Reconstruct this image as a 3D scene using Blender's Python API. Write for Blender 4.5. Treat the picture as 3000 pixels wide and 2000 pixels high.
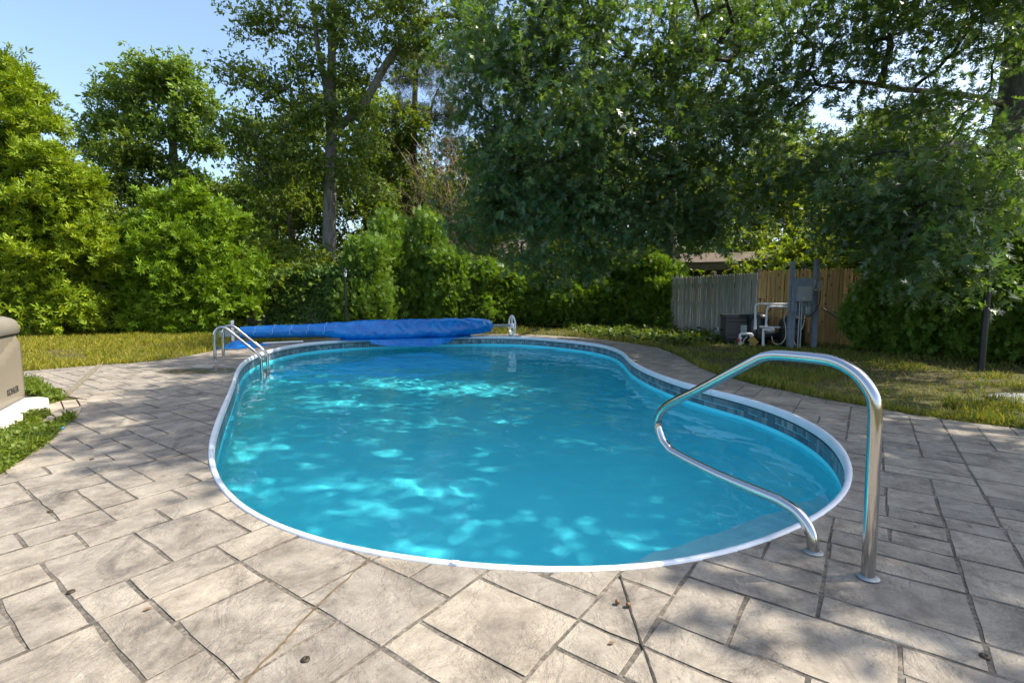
import bpy, bmesh, math, random
import numpy as np
from mathutils import Vector, Matrix
from mathutils.geometry import delaunay_2d_cdt

S = bpy.context.scene
COL = S.collection
for o in list(bpy.data.objects):
    bpy.data.objects.remove(o)

# ------------------------------------------------------------------ camera
F, EYE, HORIZON = 1465.0, 1.2, 866.0            # focal length in photo pixels, eye height, horizon row
PITCH = math.atan((1000 - HORIZON) / F)
cd = bpy.data.cameras.new("camera")
cd.sensor_width = 36.0
cd.lens = F / 3000 * 36
cd.clip_start, cd.clip_end = 0.05, 3000
cam = bpy.data.objects.new("camera", cd)
cam.location = (0, 0, EYE)
cam.rotation_euler = (math.pi / 2 - PITCH, 0, 0)
COL.objects.link(cam)
S.camera = cam

# ------------------------------------------------------------------ light
SUN_AZ, SUN_EL = math.radians(88), math.radians(50)   # clockwise from the view direction, above the horizon
w = bpy.data.worlds.new("World")
S.world = w
w.use_nodes = True
wn = w.node_tree
sky = wn.nodes.new("ShaderNodeTexSky")
sky.sky_type = 'NISHITA'
sky.sun_disc = False
sky.sun_elevation = SUN_EL
sky.sun_rotation = SUN_AZ
sky.air_density, sky.dust_density, sky.ozone_density = 1.0, 2.2, 2.0
bg = wn.nodes["Background"]
bg.inputs[1].default_value = 0.15
wn.links.new(sky.outputs[0], bg.inputs[0])
sd = bpy.data.lights.new("sun", 'SUN')
sd.energy = 4.0
sd.angle = math.radians(0.55)
sd.cycles.is_caustics_light = True
sd.color = (1.0, 0.94, 0.84)
sun = bpy.data.objects.new("sun", sd)
sun_dir = Vector((math.sin(SUN_AZ) * math.cos(SUN_EL), math.cos(SUN_AZ) * math.cos(SUN_EL), math.sin(SUN_EL)))
sun.rotation_euler = sun_dir.to_track_quat('Z', 'Y').to_euler()
sun.location = sun_dir * 60
COL.objects.link(sun)
S.view_settings.view_transform = 'Standard'
S.view_settings.look = 'None'
S.view_settings.gamma = 1.0
S.view_settings.use_curve_mapping = False
S.view_settings.exposure = 1.2
S.cycles.max_bounces = 10
S.cycles.diffuse_bounces = 7
S.cycles.glossy_bounces = 3
S.cycles.transmission_bounces = 6
S.cycles.transparent_max_bounces = 8
S.cycles.volume_bounces = 0
S.cycles.caustics_reflective = False
S.cycles.caustics_refractive = True
S.cycles.use_denoising = True

# ------------------------------------------------------------------ helpers
R = random.Random(7)
RN = np.random.default_rng(7)


def ray(px, py):
    dx, dy = (px - 1500) / F, -(py - 1000) / F
    c, s = math.cos(PITCH), math.sin(PITCH)
    return Vector((dx, c + dy * s, -s + dy * c))


def gp(px, py, z=0.0):
    """point where the line of sight meets height z"""
    r = ray(px, py)
    t = (z - EYE) / r.z
    return Vector((r.x * t, r.y * t, z))


def at(px, py, Y):
    """point where the line of sight meets distance Y"""
    r = ray(px, py)
    t = Y / r.y
    return Vector((r.x * t, Y, EYE + r.z * t))


def link(name, mesh, mat=None, parent=None):
    o = bpy.data.objects.new(name, mesh)
    COL.objects.link(o)
    if mat is not None and mesh is not None and not mesh.materials:
        mesh.materials.append(mat)
    if parent is not None:
        o.parent = parent
    return o


def tag(o, label=None, cat=None, group=None, kind=None):
    if label: o['label'] = label
    if cat: o['category'] = cat
    if group: o['group'] = group
    if kind: o['kind'] = kind
    return o


def thing(name, label, cat, loc=(0, 0, 0), rz=0.0, group=None):
    o = bpy.data.objects.new(name, None)
    o.empty_display_size = 0.1
    o.location = loc
    o.rotation_euler = (0, 0, rz)
    COL.objects.link(o)
    return tag(o, label, cat, group)


def np_mesh(name, V, T, smooth=False):
    """mesh from numpy vertices (n,3) and triangles or quads (m,k)"""
    V = np.ascontiguousarray(V, dtype=np.float32)
    T = np.ascontiguousarray(T, dtype=np.int32)
    me = bpy.data.meshes.new(name)
    k = T.shape[1]
    me.vertices.add(len(V))
    me.vertices.foreach_set("co", V.ravel())
    me.loops.add(T.size)
    me.loops.foreach_set("vertex_index", T.ravel())
    me.polygons.add(len(T))
    me.polygons.foreach_set("loop_start", np.arange(0, T.size, k, dtype=np.int32))
    if smooth:
        me.polygons.foreach_set("use_smooth", np.ones(len(T), dtype=bool))
    me.update(calc_edges=True)
    return me


class MB:
    """collects boxes, tubes and lathes into one mesh"""
    def __init__(self):
        self.v, self.f, self.sm = [], [], []

    def add(self, vs, fs, smooth=False):
        n = len(self.v)
        self.v += [tuple(p) for p in vs]
        for f in fs:
            self.f.append([i + n for i in f])
            self.sm.append(smooth)
        return self

    def box(self, x0, x1, y0, y1, z0, z1, M=None):
        vs = [Vector((x, y, z)) for z in (z0, z1) for y in (y0, y1) for x in (x0, x1)]
        if M is not None: vs = [M @ p for p in vs]
        return self.add(vs, [(0, 2, 3, 1), (4, 5, 7, 6), (0, 1, 5, 4), (2, 6, 7, 3), (0, 4, 6, 2), (1, 3, 7, 5)])

    def prism(self, poly, z0, z1, M=None):
        n = len(poly)
        vs = [Vector((p[0], p[1], z)) for z in (z0, z1) for p in poly]
        if M is not None: vs = [M @ p for p in vs]
        fs = [list(range(n))[::-1], list(range(n, 2 * n))]
        fs += [(i, (i + 1) % n, n + (i + 1) % n, n + i) for i in range(n)]
        return self.add(vs, fs)

    def tube(self, pts, rad, sides=8, cap=True, smooth=True):
        pts = [Vector(p) for p in pts]
        if not hasattr(rad, '__len__'): rad = [rad] * len(pts)
        n = len(pts)
        t0 = (pts[1] - pts[0]).normalized()
        ref = Vector((0, 0, 1)) if abs(t0.z) < 0.9 else Vector((1, 0, 0))
        u = t0.cross(ref).normalized()
        vs, fs = [], []
        for i in range(n):
            t = (pts[min(i + 1, n - 1)] - pts[max(i - 1, 0)])
            t = t.normalized() if t.length > 1e-9 else t0
            u = (u - t * u.dot(t)).normalized()
            v = t.cross(u)
            for k in range(sides):
                a = 2 * math.pi * k / sides
                vs.append(pts[i] + (u * math.cos(a) + v * math.sin(a)) * rad[i])
        for i in range(n - 1):
            for k in range(sides):
                k2 = (k + 1) % sides
                fs.append((i * sides + k, i * sides + k2, (i + 1) * sides + k2, (i + 1) * sides + k))
        self.add(vs, fs, smooth)
        if cap:
            self.add(vs[:sides], [list(range(sides))[::-1]])
            self.add(vs[-sides:], [list(range(sides))])
        return self

    def lathe(self, prof, M=None, sides=16, smooth=True):
        """profile of (radius, z) turned about z"""
        vs = [Vector((r * math.cos(2 * math.pi * k / sides), r * math.sin(2 * math.pi * k / sides), z))
              for r, z in prof for k in range(sides)]
        if M is not None: vs = [M @ p for p in vs]
        fs = [(i * sides + k, i * sides + (k + 1) % sides, (i + 1) * sides + (k + 1) % sides, (i + 1) * sides + k)
              for i in range(len(prof) - 1) for k in range(sides)]
        self.add(vs, fs, smooth)
        if prof[0][0] > 1e-4: self.add(vs[:sides], [list(range(sides))[::-1]])
        if prof[-1][0] > 1e-4: self.add(vs[-sides:], [list(range(sides))])
        return self

    def mesh(self, name, bevel=0.0):
        me = bpy.data.meshes.new(name)
        me.from_pydata(self.v, [], self.f)
        for p, s in zip(me.polygons, self.sm): p.use_smooth = s
        if bevel:
            b = bmesh.new()
            b.from_mesh(me)
            bmesh.ops.remove_doubles(b, verts=b.verts, dist=1e-5)
            es = [e for e in b.edges if len(e.link_faces) == 2 and e.calc_face_angle(0) > 0.6]
            bmesh.ops.bevel(b, geom=es, offset=bevel, segments=2, affect='EDGES', profile=0.6)
            b.to_mesh(me)
            b.free()
        me.update()
        return me

    def build(self, name, mat, parent=None, bevel=0.0):
        return link(name, self.mesh(name, bevel), mat, parent)


def smooth_path(pts, step=4):
    """Catmull-Rom through the points"""
    P = [Vector(p) for p in pts]
    out = []
    for i in range(len(P) - 1):
        p0, p1, p2, p3 = P[max(i - 1, 0)], P[i], P[i + 1], P[min(i + 2, len(P) - 1)]
        for k in range(step):
            t = k / step
            out.append(0.5 * ((2 * p1) + (p2 - p0) * t + (2 * p0 - 5 * p1 + 4 * p2 - p3) * t * t + (3 * p1 - p0 - 3 * p2 + p3) * t ** 3))
    out.append(P[-1])
    return out


def inside(poly, x, y):
    """even-odd test, vectorised over x, y"""
    poly = np.asarray(poly)
    x, y = np.asarray(x, float), np.asarray(y, float)
    r = np.zeros(x.shape, bool)
    j = len(poly) - 1
    for i in range(len(poly)):
        xi, yi, xj, yj = poly[i][0], poly[i][1], poly[j][0], poly[j][1]
        c = ((yi > y) != (yj > y)) & (x < (xj - xi) * (y - yi) / (yj - yi + 1e-12) + xi)
        r ^= c
        j = i
    return r


def seg_dist(poly, x, y):
    """distance to a closed outline, vectorised"""
    P = np.asarray(poly, float)
    Q = np.roll(P, -1, axis=0)
    x, y = np.asarray(x, float), np.asarray(y, float)
    d = np.full(x.shape, 1e9)
    for (ax, ay), (bx, by) in zip(P, Q):
        L = (bx - ax) ** 2 + (by - ay) ** 2 + 1e-12
        t = np.clip(((x - ax) * (bx - ax) + (y - ay) * (by - ay)) / L, 0, 1)
        d = np.minimum(d, np.hypot(x - ax - t * (bx - ax), y - ay - t * (by - ay)))
    return d


# ------------------------------------------------------------------ materials
class NT:
    def __init__(self, name):
        self.m = bpy.data.materials.new(name)
        self.m.use_nodes = True
        self.t = self.m.node_tree
        self.p = self.t.nodes["Principled BSDF"]
        self.out = self.t.nodes["Material Output"]

    def n(self, kind, **kw):
        nd = self.t.nodes.new("ShaderNode" + kind)
        for k, v in kw.items():
            if k.startswith('i_'): nd.inputs[int(k[2:]) if k[2:].isdigit() else k[2:]].default_value = v
            else: setattr(nd, k, v)
        return nd

    def l(self, a, b):
        self.t.links.new(a, b)

    def noise(self, scale, detail=4, rough=0.6, vec=None, dist=0.0):
        nd = self.n("TexNoise")
        nd.inputs["Scale"].default_value = scale
        nd.inputs["Detail"].default_value = detail
        nd.inputs["Roughness"].default_value = rough
        nd.inputs["Distortion"].default_value = dist
        if vec is not None: self.l(vec, nd.inputs["Vector"])
        return nd.outputs["Fac"]

    def ramp(self, fac, stops):
        nd = self.n("ValToRGB")
        e = nd.color_ramp.elements
        while len(e) > 1: e.remove(e[-1])
        e[0].position, e[0].color = stops[0][0], (*stops[0][1], 1)
        for pos, c in stops[1:]:
            x = e.new(pos)
            x.color = (*c, 1)
        self.l(fac, nd.inputs[0])
        return nd.outputs[0]

    def math(self, op, a, b=None, clamp=False):
        nd = self.n("Math", operation=op, use_clamp=clamp)
        for i, v in enumerate((a, b)):
            if v is None: continue
            if isinstance(v, (int, float)): nd.inputs[i].default_value = v
            else: self.l(v, nd.inputs[i])
        return nd.outputs[0]

    def mix(self, fac, a, b, mode='MIX'):
        nd = self.n("Mix", data_type='RGBA', blend_type=mode)
        for i, v in ((0, fac), (6, a), (7, b)):
            if isinstance(v, (int, float)): nd.inputs[i].default_value = v
            elif isinstance(v, tuple): nd.inputs[i].default_value = (*v, 1)
            else: self.l(v, nd.inputs[i])
        return nd.outputs[2]

    def pos(self, scale=(1, 1, 1), rot=(0, 0, 0)):
        g = self.n("NewGeometry")
        mp = self.n("Mapping")
        mp.inputs["Scale"].default_value = scale
        mp.inputs["Rotation"].default_value = rot
        self.l(g.outputs["Position"], mp.inputs["Vector"])
        return mp.outputs[0]

    def obj(self, scale=(1, 1, 1)):
        g = self.n("TexCoord")
        mp = self.n("Mapping")
        mp.inputs["Scale"].default_value = scale
        self.l(g.outputs["Object"], mp.inputs["Vector"])
        return mp.outputs[0]

    def rnd(self):
        """one random value per piece, whether it is an object or an island of a joined mesh"""
        a = self.n("ObjectInfo").outputs["Random"]
        b = self.n("NewGeometry").outputs["Random Per Island"]
        return self.math('FRACT', self.math('ADD', a, b))

    def bump(self, h, strength=0.4, dist=0.01):
        nd = self.n("Bump")
        nd.inputs["Strength"].default_value = strength
        nd.inputs["Distance"].default_value = dist
        self.l(h, nd.inputs["Height"])
        self.l(nd.outputs[0], self.p.inputs["Normal"])
        return nd

    def base(self, c, rough=0.6, metal=0.0, spec=None):
        if isinstance(c, tuple): self.p.inputs["Base Color"].default_value = (*c, 1)
        else: self.l(c, self.p.inputs["Base Color"])
        if isinstance(rough, (int, float)): self.p.inputs["Roughness"].default_value = rough
        else: self.l(rough, self.p.inputs["Roughness"])
        self.p.inputs["Metallic"].default_value = metal
        if spec is not None: self.p.inputs["Specular IOR Level"].default_value = spec
        return self.m


def simple(name, c, rough=0.5, metal=0.0, var=0.25, scale=6.0, bump=0.0):
    """a painted or plastic surface with faint uneven colour and wear"""
    n = NT(name)
    nz = n.noise(scale, 5, 0.65, n.pos())
    lo = tuple(x * (1 - var) for x in c)
    hi = tuple(min(1, x * (1 + var * 0.6)) for x in c)
    col = n.ramp(nz, [(0.3, lo), (0.7, hi)])
    if bump: n.bump(n.noise(scale * 12, 3, 0.6, n.pos()), bump, 0.003)
    rr = n.math('MULTIPLY_ADD', nz, 0.25)
    rr.node.inputs[2].default_value = max(0.02, rough - 0.12)
    return n.base(col, rr, metal)


def leafmat(name, cols, trans=0.42, tint=(1.5, 1.35, 0.35), rough=0.5, spec=0.3):
    n = NT(name)
    r = n.n("NewGeometry").outputs["Random Per Island"]
    k = len(cols)
    c = n.ramp(r, [(i / max(1, k - 1), cc) for i, cc in enumerate(cols)])
    big = n.noise(0.9, 2, 0.5, n.pos())
    c = n.mix(n.math('MULTIPLY', big, 0.55), c, n.mix(1.0, c, (1.35, 1.12, 0.6), 'MULTIPLY'))
    n.base(c, rough, 0, spec)
    tr = n.n("BsdfTranslucent")
    n.l(n.mix(1.0, c, tint, 'MULTIPLY'), tr.inputs["Color"])
    mx = n.n("MixShader")
    mx.inputs[0].default_value = trans
    n.l(n.p.outputs[0], mx.inputs[1])
    n.l(tr.outputs[0], mx.inputs[2])
    n.l(mx.outputs[0], n.out.inputs["Surface"])
    return n.m


def bark(name, c0, c1, scale=5.0):
    n = NT(name)
    v = n.pos((scale, scale, scale * 0.18))
    nz = n.noise(2.2, 6, 0.7, v, 0.6)
    col = n.ramp(nz, [(0.32, c0), (0.52, c1), (0.75, tuple(min(1, x * 1.5) for x in c1))])
    moss = n.noise(0.8, 3, 0.6, n.pos())
    col = n.mix(n.math('MULTIPLY', n.math('SUBTRACT', moss, 0.45, True), 1.6, True), col, (0.10, 0.115, 0.05))
    n.bump(nz, 0.9, 0.03)
    return n.base(col, 0.9, 0, 0.2)


def wood(name, c0, c1, knots=False):
    n = NT(name)
    v = n.pos((14, 14, 0.9))
    r = n.rnd()
    g = n.noise(2.0, 5, 0.65, v, 0.4)
    col = n.ramp(g, [(0.3, c0), (0.7, c1)])
    col = n.mix(0.55, col, n.mix(1.0, col, n.ramp(r, [(0, (0.55, 0.55, 0.55)), (1, (1.3, 1.25, 1.2))]), 'MULTIPLY'))
    if knots:
        k = n.n("TexVoronoi")
        k.inputs["Scale"].default_value = 1.0
        n.l(n.pos((9, 9, 4.0)), k.inputs["Vector"])
        m = n.math('LESS_THAN', k.outputs["Distance"], 0.17)
        col = n.mix(n.math('MULTIPLY', m, 0.75), col, (0.10, 0.04, 0.012))
    n.bump(g, 0.5, 0.006)
    return n.base(col, 0.8, 0, 0.25)


M = {}
M['white'] = simple('white_coating', (0.78, 0.79, 0.80), 0.35, var=0.08)
M['grey_metal'] = simple('grey_metal', (0.30, 0.33, 0.32), 0.45, 0.3, 0.15)
M['grey_paint'] = simple('grey_blue_paint', (0.22, 0.25, 0.28), 0.6, 0, 0.3)
M['black'] = simple('black_paint', (0.012, 0.013, 0.014), 0.35, 0, 0.3)
M['dark'] = simple('dark_plastic', (0.02, 0.02, 0.021), 0.5, 0, 0.3)
M['heater'] = simple('heater_casing', (0.085, 0.072, 0.07), 0.5, 0, 0.2)
M['pvc'] = simple('white_pipe', (0.66, 0.66, 0.63), 0.4, 0, 0.15)
M['tan_shell'] = simple('tan_shell', (0.215, 0.183, 0.132), 0.4, 0, 0.08)
M['tan_lid'] = simple('tan_lid', (0.22, 0.195, 0.155), 0.45, 0, 0.08)
M['pad'] = simple('pale_pad', (0.72, 0.68, 0.62), 0.8, 0, 0.2, 9, 0.5)
M['yellow'] = simple('yellow_card', (0.42, 0.26, 0.05), 0.6)
M['red'] = simple('red_cap', (0.25, 0.03, 0.025), 0.5)
M['label'] = simple('label_paper', (0.62, 0.62, 0.6), 0.6)
M['cable'] = simple('pale_cable', (0.5, 0.45, 0.34), 0.5)
M['brass'] = simple('brass_anchor', (0.06, 0.045, 0.028), 0.6, 0.5, 0.4, 30)
n = NT('polished_steel')
nz = n.noise(9, 5, 0.7, n.pos((1, 1, 3)))
n.bump(nz, 0.05, 0.002)
M['steel'] = n.base((0.52, 0.51, 0.49), n.ramp(nz, [(0.3, (0.07, 0.07, 0.07)), (0.75, (0.2, 0.2, 0.2))]), 1.0)
n = NT('frosted_glass')
M['frost'] = n.base((0.75, 0.76, 0.74), 0.25)

# ================================================================== THE GROUND, THE DECK AND THE POOL
PX_POOL = [(1000, 996), (889, 1005), (821, 1017), (770, 1030), (745, 1039), (719, 1053), (702, 1067), (692, 1084), (685, 1101),
           (678, 1127), (661, 1167), (638, 1216), (621, 1265), (609, 1300), (606, 1338), (610, 1370), (622, 1408), (644, 1447),
           (676, 1482), (733, 1520), (797, 1552), (893, 1587), (995, 1614), (1148, 1641), (1307, 1662), (1500, 1677), (1659, 1683),
           (1819, 1683), (1946, 1673), (2074, 1649), (2202, 1612), (2329, 1558), (2425, 1514), (2482, 1472), (2504, 1428),
           (2509, 1383), (2498, 1351), (2469, 1298), (2424, 1261), (2357, 1225), (2268, 1189), (2179, 1163), (2067, 1138),
           (2000, 1121), (1929, 1096), (1871, 1071), (1844, 1051), (1830, 1033), (1804, 1020), (1759, 1008), (1670, 997), (1580, 989)]
raw = np.array([gp(*q)[:2] for q in PX_POOL] + [(0.05, 14.75), (-0.9, 14.82), (-2.0, 14.62), (-3.2, 14.15)])


def resample(P, n):
    Q = np.vstack([P, P[:1]])
    s = np.concatenate([[0], np.cumsum(np.hypot(*np.diff(Q, axis=0).T))])
    u = np.linspace(0, s[-1], n, endpoint=False)
    return np.stack([np.interp(u, s, Q[:, i]) for i in (0, 1)], 1)


NP_ = 240
pool = resample(raw, NP_)
for _ in range(14):                                   # take the tracing's jitter out
    pool = 0.5 * pool + 0.25 * (np.roll(pool, 1, 0) + np.roll(pool, -1, 0))
pool = resample(pool, NP_)
if np.sum(pool[:, 0] * np.roll(pool[:, 1], -1) - np.roll(pool[:, 0], -1) * pool[:, 1]) < 0:
    pool = pool[::-1].copy()
tg = np.roll(pool, -1, 0) - np.roll(pool, 1, 0)
tg /= np.linalg.norm(tg, axis=1)[:, None]
pn = np.stack([-tg[:, 1], tg[:, 0]], 1)              # inward normals


def ring(d): return pool + pn * d


DECK = [(-3.6, -1.5), (5.0, -1.5), (5.5, 2.5), (4.63, 4.44), (4.29, 4.73), (4.05, 4.98), (3.86, 5.38), (3.61, 5.78), (3.48, 6.2),
        (3.31, 6.63), (3.21, 7.19), (3.15, 7.63), (3.14, 8.3), (3.26, 9.3), (3.38, 10.3), (3.38, 11.5), (3.05, 12.5), (2.5, 13.7),
        (1.71, 14.66), (0.9, 15.25), (0.19, 15.58), (-1.2, 15.7), (-2.8, 15.3), (-4.5, 14.5), (-6.0, 13.3), (-6.75, 12.3),
        (-6.6, 11.25), (-6.46, 10.0), (-6.62, 9.1), (-7.13, 8.62), (-7.81, 7.91), (-10.5, 7.0), (-10.5, 5.9), (-6.9, 6.9),
        (-6.2, 6.4), (-5.42, 5.96), (-4.97, 5.76), (-4.72, 5.42), (-4.36, 4.85), (-4.16, 4.5), (-3.88, 4.05), (-3.70, 3.70), (-3.45, 3.2),
        (-3.2, 2.4), (-3.4, 0.8)]
deck = np.array(DECK)

# ---- materials of the ground
n = NT('stamped_stone')
P = n.pos()
r = n.rnd()
big = n.noise(0.7, 3, 0.6, P)
mid = n.noise(3.4, 6, 0.72, P, 0.5)
fin = n.noise(46, 4, 0.75, P)
col = n.ramp(mid, [(0.30, (0.145, 0.121, 0.090)), (0.42, (0.255, 0.214, 0.162)), (0.55, (0.360, 0.308, 0.235)), (0.72, (0.475, 0.415, 0.325))])
col = n.mix(n.math('MULTIPLY', big, 0.45), col, (0.245, 0.228, 0.203))
col = n.mix(0.8, col, n.mix(1.0, col, n.ramp(r, [(0, (0.84, 0.84, 0.85)), (0.5, (1.0, 0.99, 0.97)), (1, (1.13, 1.10, 1.05))]), 'MULTIPLY'))
stain = n.noise(2.3, 7, 0.75, n.pos((1, 1, 1), (0, 0, 0.7)), 1.2)
col = n.mix(n.math('MULTIPLY', n.math('SUBTRACT', stain, 0.54, True), 5.5, True), col, (0.085, 0.073, 0.060))
rust = n.noise(1.7, 5, 0.7, n.pos((1, 1, 1), (0, 0, 2.1)), 0.8)
col = n.mix(n.math('MULTIPLY', n.math('SUBTRACT', rust, 0.63, True), 2.6, True), col, (0.22, 0.135, 0.06))
speck = n.noise(130, 2, 0.6, P)
col = n.mix(n.math('MULTIPLY', n.math('SUBTRACT', speck, 0.58, True), 4.0, True), col, (0.10, 0.086, 0.07))
vein = n.math('ABSOLUTE', n.math('SUBTRACT', n.noise(2.4, 8, 0.62, P, 0.3), 0.5))
vein = n.math('MULTIPLY', n.math('SUBTRACT', 0.011, vein, True), n.math('MULTIPLY', n.math('SUBTRACT', n.noise(1.3, 3, 0.6, P), 0.46, True), 420.0), True)
col = n.mix(n.math('MULTIPLY', vein, 0.55), col, (0.10, 0.085, 0.068))
blot = n.noise(9, 5, 0.75, P, 0.2)
col = n.mix(n.math('MULTIPLY', n.math('SUBTRACT', blot, 0.47, True), 2.6, True), col, n.mix(1.0, col, (0.58, 0.56, 0.54), 'MULTIPLY'))
col = n.mix(n.math('MULTIPLY', fin, 0.55), col, n.mix(1.0, col, (0.62, 0.62, 0.62), 'MULTIPLY'))
# water splashed on the slabs by the ladder
sx = n.n("SeparateXYZ")
n.l(n.n("NewGeometry").outputs["Position"], sx.inputs[0])
dx = n.math('MULTIPLY', n.math('ADD', sx.outputs[0], 4.95), 0.95)
dy = n.math('MULTIPLY', n.math('ADD', sx.outputs[1], -7.95), 1.7)
dd = n.math('ADD', n.math('SQRT', n.math('ADD', n.math('MULTIPLY', dx, dx), n.math('MULTIPLY', dy, dy))), n.math('MULTIPLY', n.noise(2.2, 4, 0.6, P), 1.1))
wet = n.math('MULTIPLY', n.math('SUBTRACT', 1.18, dd, True), 9.0, True)
col = n.mix(wet, col, n.mix(1.0, col, (0.36, 0.34, 0.32), 'MULTIPLY'))
rel = n.noise(6.5, 8, 0.68, P, 0.5)
rid = n.math('ABSOLUTE', n.math('SUBTRACT', n.noise(3.1, 7, 0.66, P, 0.5), 0.5))
h = n.math('ADD', n.math('MULTIPLY', rel, 0.8), n.math('MULTIPLY', n.math('MINIMUM', rid, 0.06), 7.0))
h = n.math('ADD', h, n.math('MULTIPLY', fin, 0.10))
n.bump(h, 0.7, 0.010)
rough = n.math('SUBTRACT', n.math('ADD', 0.62, n.math('MULTIPLY', mid, 0.2)), n.math('MULTIPLY', wet, 0.5))
M['stone'] = n.base(col, rough, 0, 0.35)

n = NT('joint_mortar')
c = n.ramp(n.noise(34, 6, 0.8, n.pos()), [(0.3, (0.035, 0.029, 0.021)), (0.5, (0.085, 0.072, 0.055)), (0.7, (0.22, 0.19, 0.15))])
c = n.mix(n.math('MULTIPLY', n.math('SUBTRACT', n.noise(2.2, 4, 0.7, n.pos()), 0.42, True), 3.5, True), c, n.mix(1.0, c, (1.9, 1.85, 1.75), 'MULTIPLY'))
n.bump(n.noise(90, 3, 0.7, n.pos()), 0.6, 0.004)
M['joint'] = n.base(c, 0.9)

n = NT('lawn_soil')
a = n.noise(0.55, 4, 0.6, n.pos())
b = n.noise(14, 5, 0.75, n.pos())
c = n.ramp(b, [(0.3, (0.045, 0.036, 0.022)), (0.5, (0.085, 0.082, 0.03)), (0.7, (0.13, 0.125, 0.05))])
c = n.mix(n.math('MULTIPLY', n.math('SUBTRACT', a, 0.47, True), 5, True), c, (0.075, 0.058, 0.040))
n.bump(b, 0.8, 0.03)
M['soil'] = n.base(c, 0.95, 0, 0.1)

n = NT('pool_liner')
P = n.pos()
b = n.noise(1.4, 4, 0.6, P)
f = n.noise(60, 3, 0.7, P)
c = n.ramp(b, [(0.3, (0.125, 0.84, 0.93)), (0.7, (0.16, 0.88, 0.96))])
c = n.mix(n.math('MULTIPLY', f, 0.25), c, (0.08, 0.74, 0.87))
M['liner'] = n.base(c, 0.5, 0, 0.3)
M['step'] = simple('step_plastic', (0.74, 0.80, 0.80), 0.5, 0, 0.08)
M['step_water_tint'] = simple('water_tinted_step', (0.46, 0.80, 0.85), 0.5, 0, 0.08)  # same plastic lower down, with the deeper water's tint put into its colour

n = NT('waterline_tile')
r = n.rnd()
c = n.ramp(r, [(0, (0.045, 0.085, 0.115)), (0.25, (0.085, 0.14, 0.17)), (0.5, (0.13, 0.18, 0.20)), (0.75, (0.19, 0.23, 0.24)), (0.95, (0.36, 0.37, 0.34))])
c = n.mix(n.math('MULTIPLY', n.noise(22, 5, 0.7, n.pos()), 0.5), c, (0.06, 0.10, 0.13))
M['tile'] = n.base(c, 0.3)

# water: clear refracting surface, rippled in its geometry
n = NT('pool_water')
n.t.nodes.remove(n.p)
gl = n.n("BsdfGlass")
gl.inputs["IOR"].default_value = 1.33
gl.inputs["Roughness"].default_value = 0.0
gl.inputs["Color"].default_value = (0.80, 0.985, 1.0, 1)
n.l(gl.outputs[0], n.out.inputs["Surface"])
M['water'] = n.m

# ---- ground sheet with a hole for deck and pool, out to the horizon
g = MB()
vs, es = [], []
outer = [(-400, -400), (400, -400), (400, 400), (-400, 400)]
loops = [outer, [tuple(p) for p in deck]]
for L in loops:
    k = len(vs)
    vs += [Vector(p) for p in L]
    es += [(k + i, k + (i + 1) % len(L)) for i in range(len(L))]
gx, gy = np.meshgrid(np.arange(-24, 24, 2.0), np.arange(-4, 30, 2.0))
keep = ~inside(deck, gx, gy)
vs += [Vector((a, b)) for a, b in zip(gx[keep], gy[keep])]
cv, ce, cf, *_ = delaunay_2d_cdt(vs, es, [], 1, 1e-6)
cxy = np.array([(p.x, p.y) for p in cv])
tri = [list(f) for f in cf if not inside(deck, *cxy[list(f)].mean(0)[:, None])[0]]
me = bpy.data.meshes.new('ground')
me.from_pydata([(p.x, p.y, -0.012) for p in cv], [], tri)
tag(link('ground', me, M['soil']), kind='structure')


# ---- stamped concrete deck: base sheet with slabs on it
def region_faces(loop_polys, test):
    vs, es = [], []
    for L in loop_polys:
        k = len(vs)
        vs += [Vector((p[0], p[1])) for p in L]
        es += [(k + i, k + (i + 1) % len(L)) for i in range(len(L))]
    v, e, f, *_ = delaunay_2d_cdt(vs, es, [], 0, 1e-6)
    xy = np.array([(p.x, p.y) for p in v])
    cen = np.array([xy[list(t)].mean(0) for t in f])
    ok = test(cen[:, 0], cen[:, 1])
    return xy, [list(t) for t, k in zip(f, ok) if k]


xy, fs = region_faces([deck, pool], lambda x, y: inside(deck, x, y) & ~inside(pool, x, y))
b = MB()
b.add([(x, y, -0.0038) for x, y in xy], fs)
n0 = len(deck)
b.add([(x, y, z) for z in (-0.0038, -0.12) for x, y in deck], [(i, n0 + i, n0 + (i + 1) % n0, (i + 1) % n0) for i in range(n0)])
deck_ob = tag(b.build('pool_deck', M['joint']), kind='structure')

ANG = math.radians(35.4)
AX = np.array([math.sin(ANG), math.cos(ANG)])
BX = np.array([-math.cos(ANG), math.sin(ANG)])
MA, MBQ, A0, B0 = 0.1755, 0.2415, 0.525, 0.335
rs = random.Random(21)
i0, i1, j0, j1 = -46, 84, -26, 70
filled = {}
rects = []
sizes = [((2, 2), 7), ((1, 2), 8), ((2, 1), 6), ((1, 3), 1), ((1, 1), 2)]
bag = [s for s, k in sizes for _ in range(k)]
for i in range(i0, i1):
    for j in range(j0, j1):
        if (i, j) in filled: continue
        c = (A0 + (i + .5) * MA) * AX + (B0 + (j + .5) * MBQ) * BX
        if not (-11.5 < c[0] < 6.5 and -2.5 < c[1] < 17): continue
        for _ in range(14):
            a, bb = rs.choice(bag)
            cells = [(i + p, j + q) for p in range(a) for q in range(bb)]
            if not any(x in filled for x in cells): break
        else:
            a = bb = 1
            cells = [(i, j)]
        for x in cells: filled[x] = 1
        rects.append((i, j, a, bb))

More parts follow.
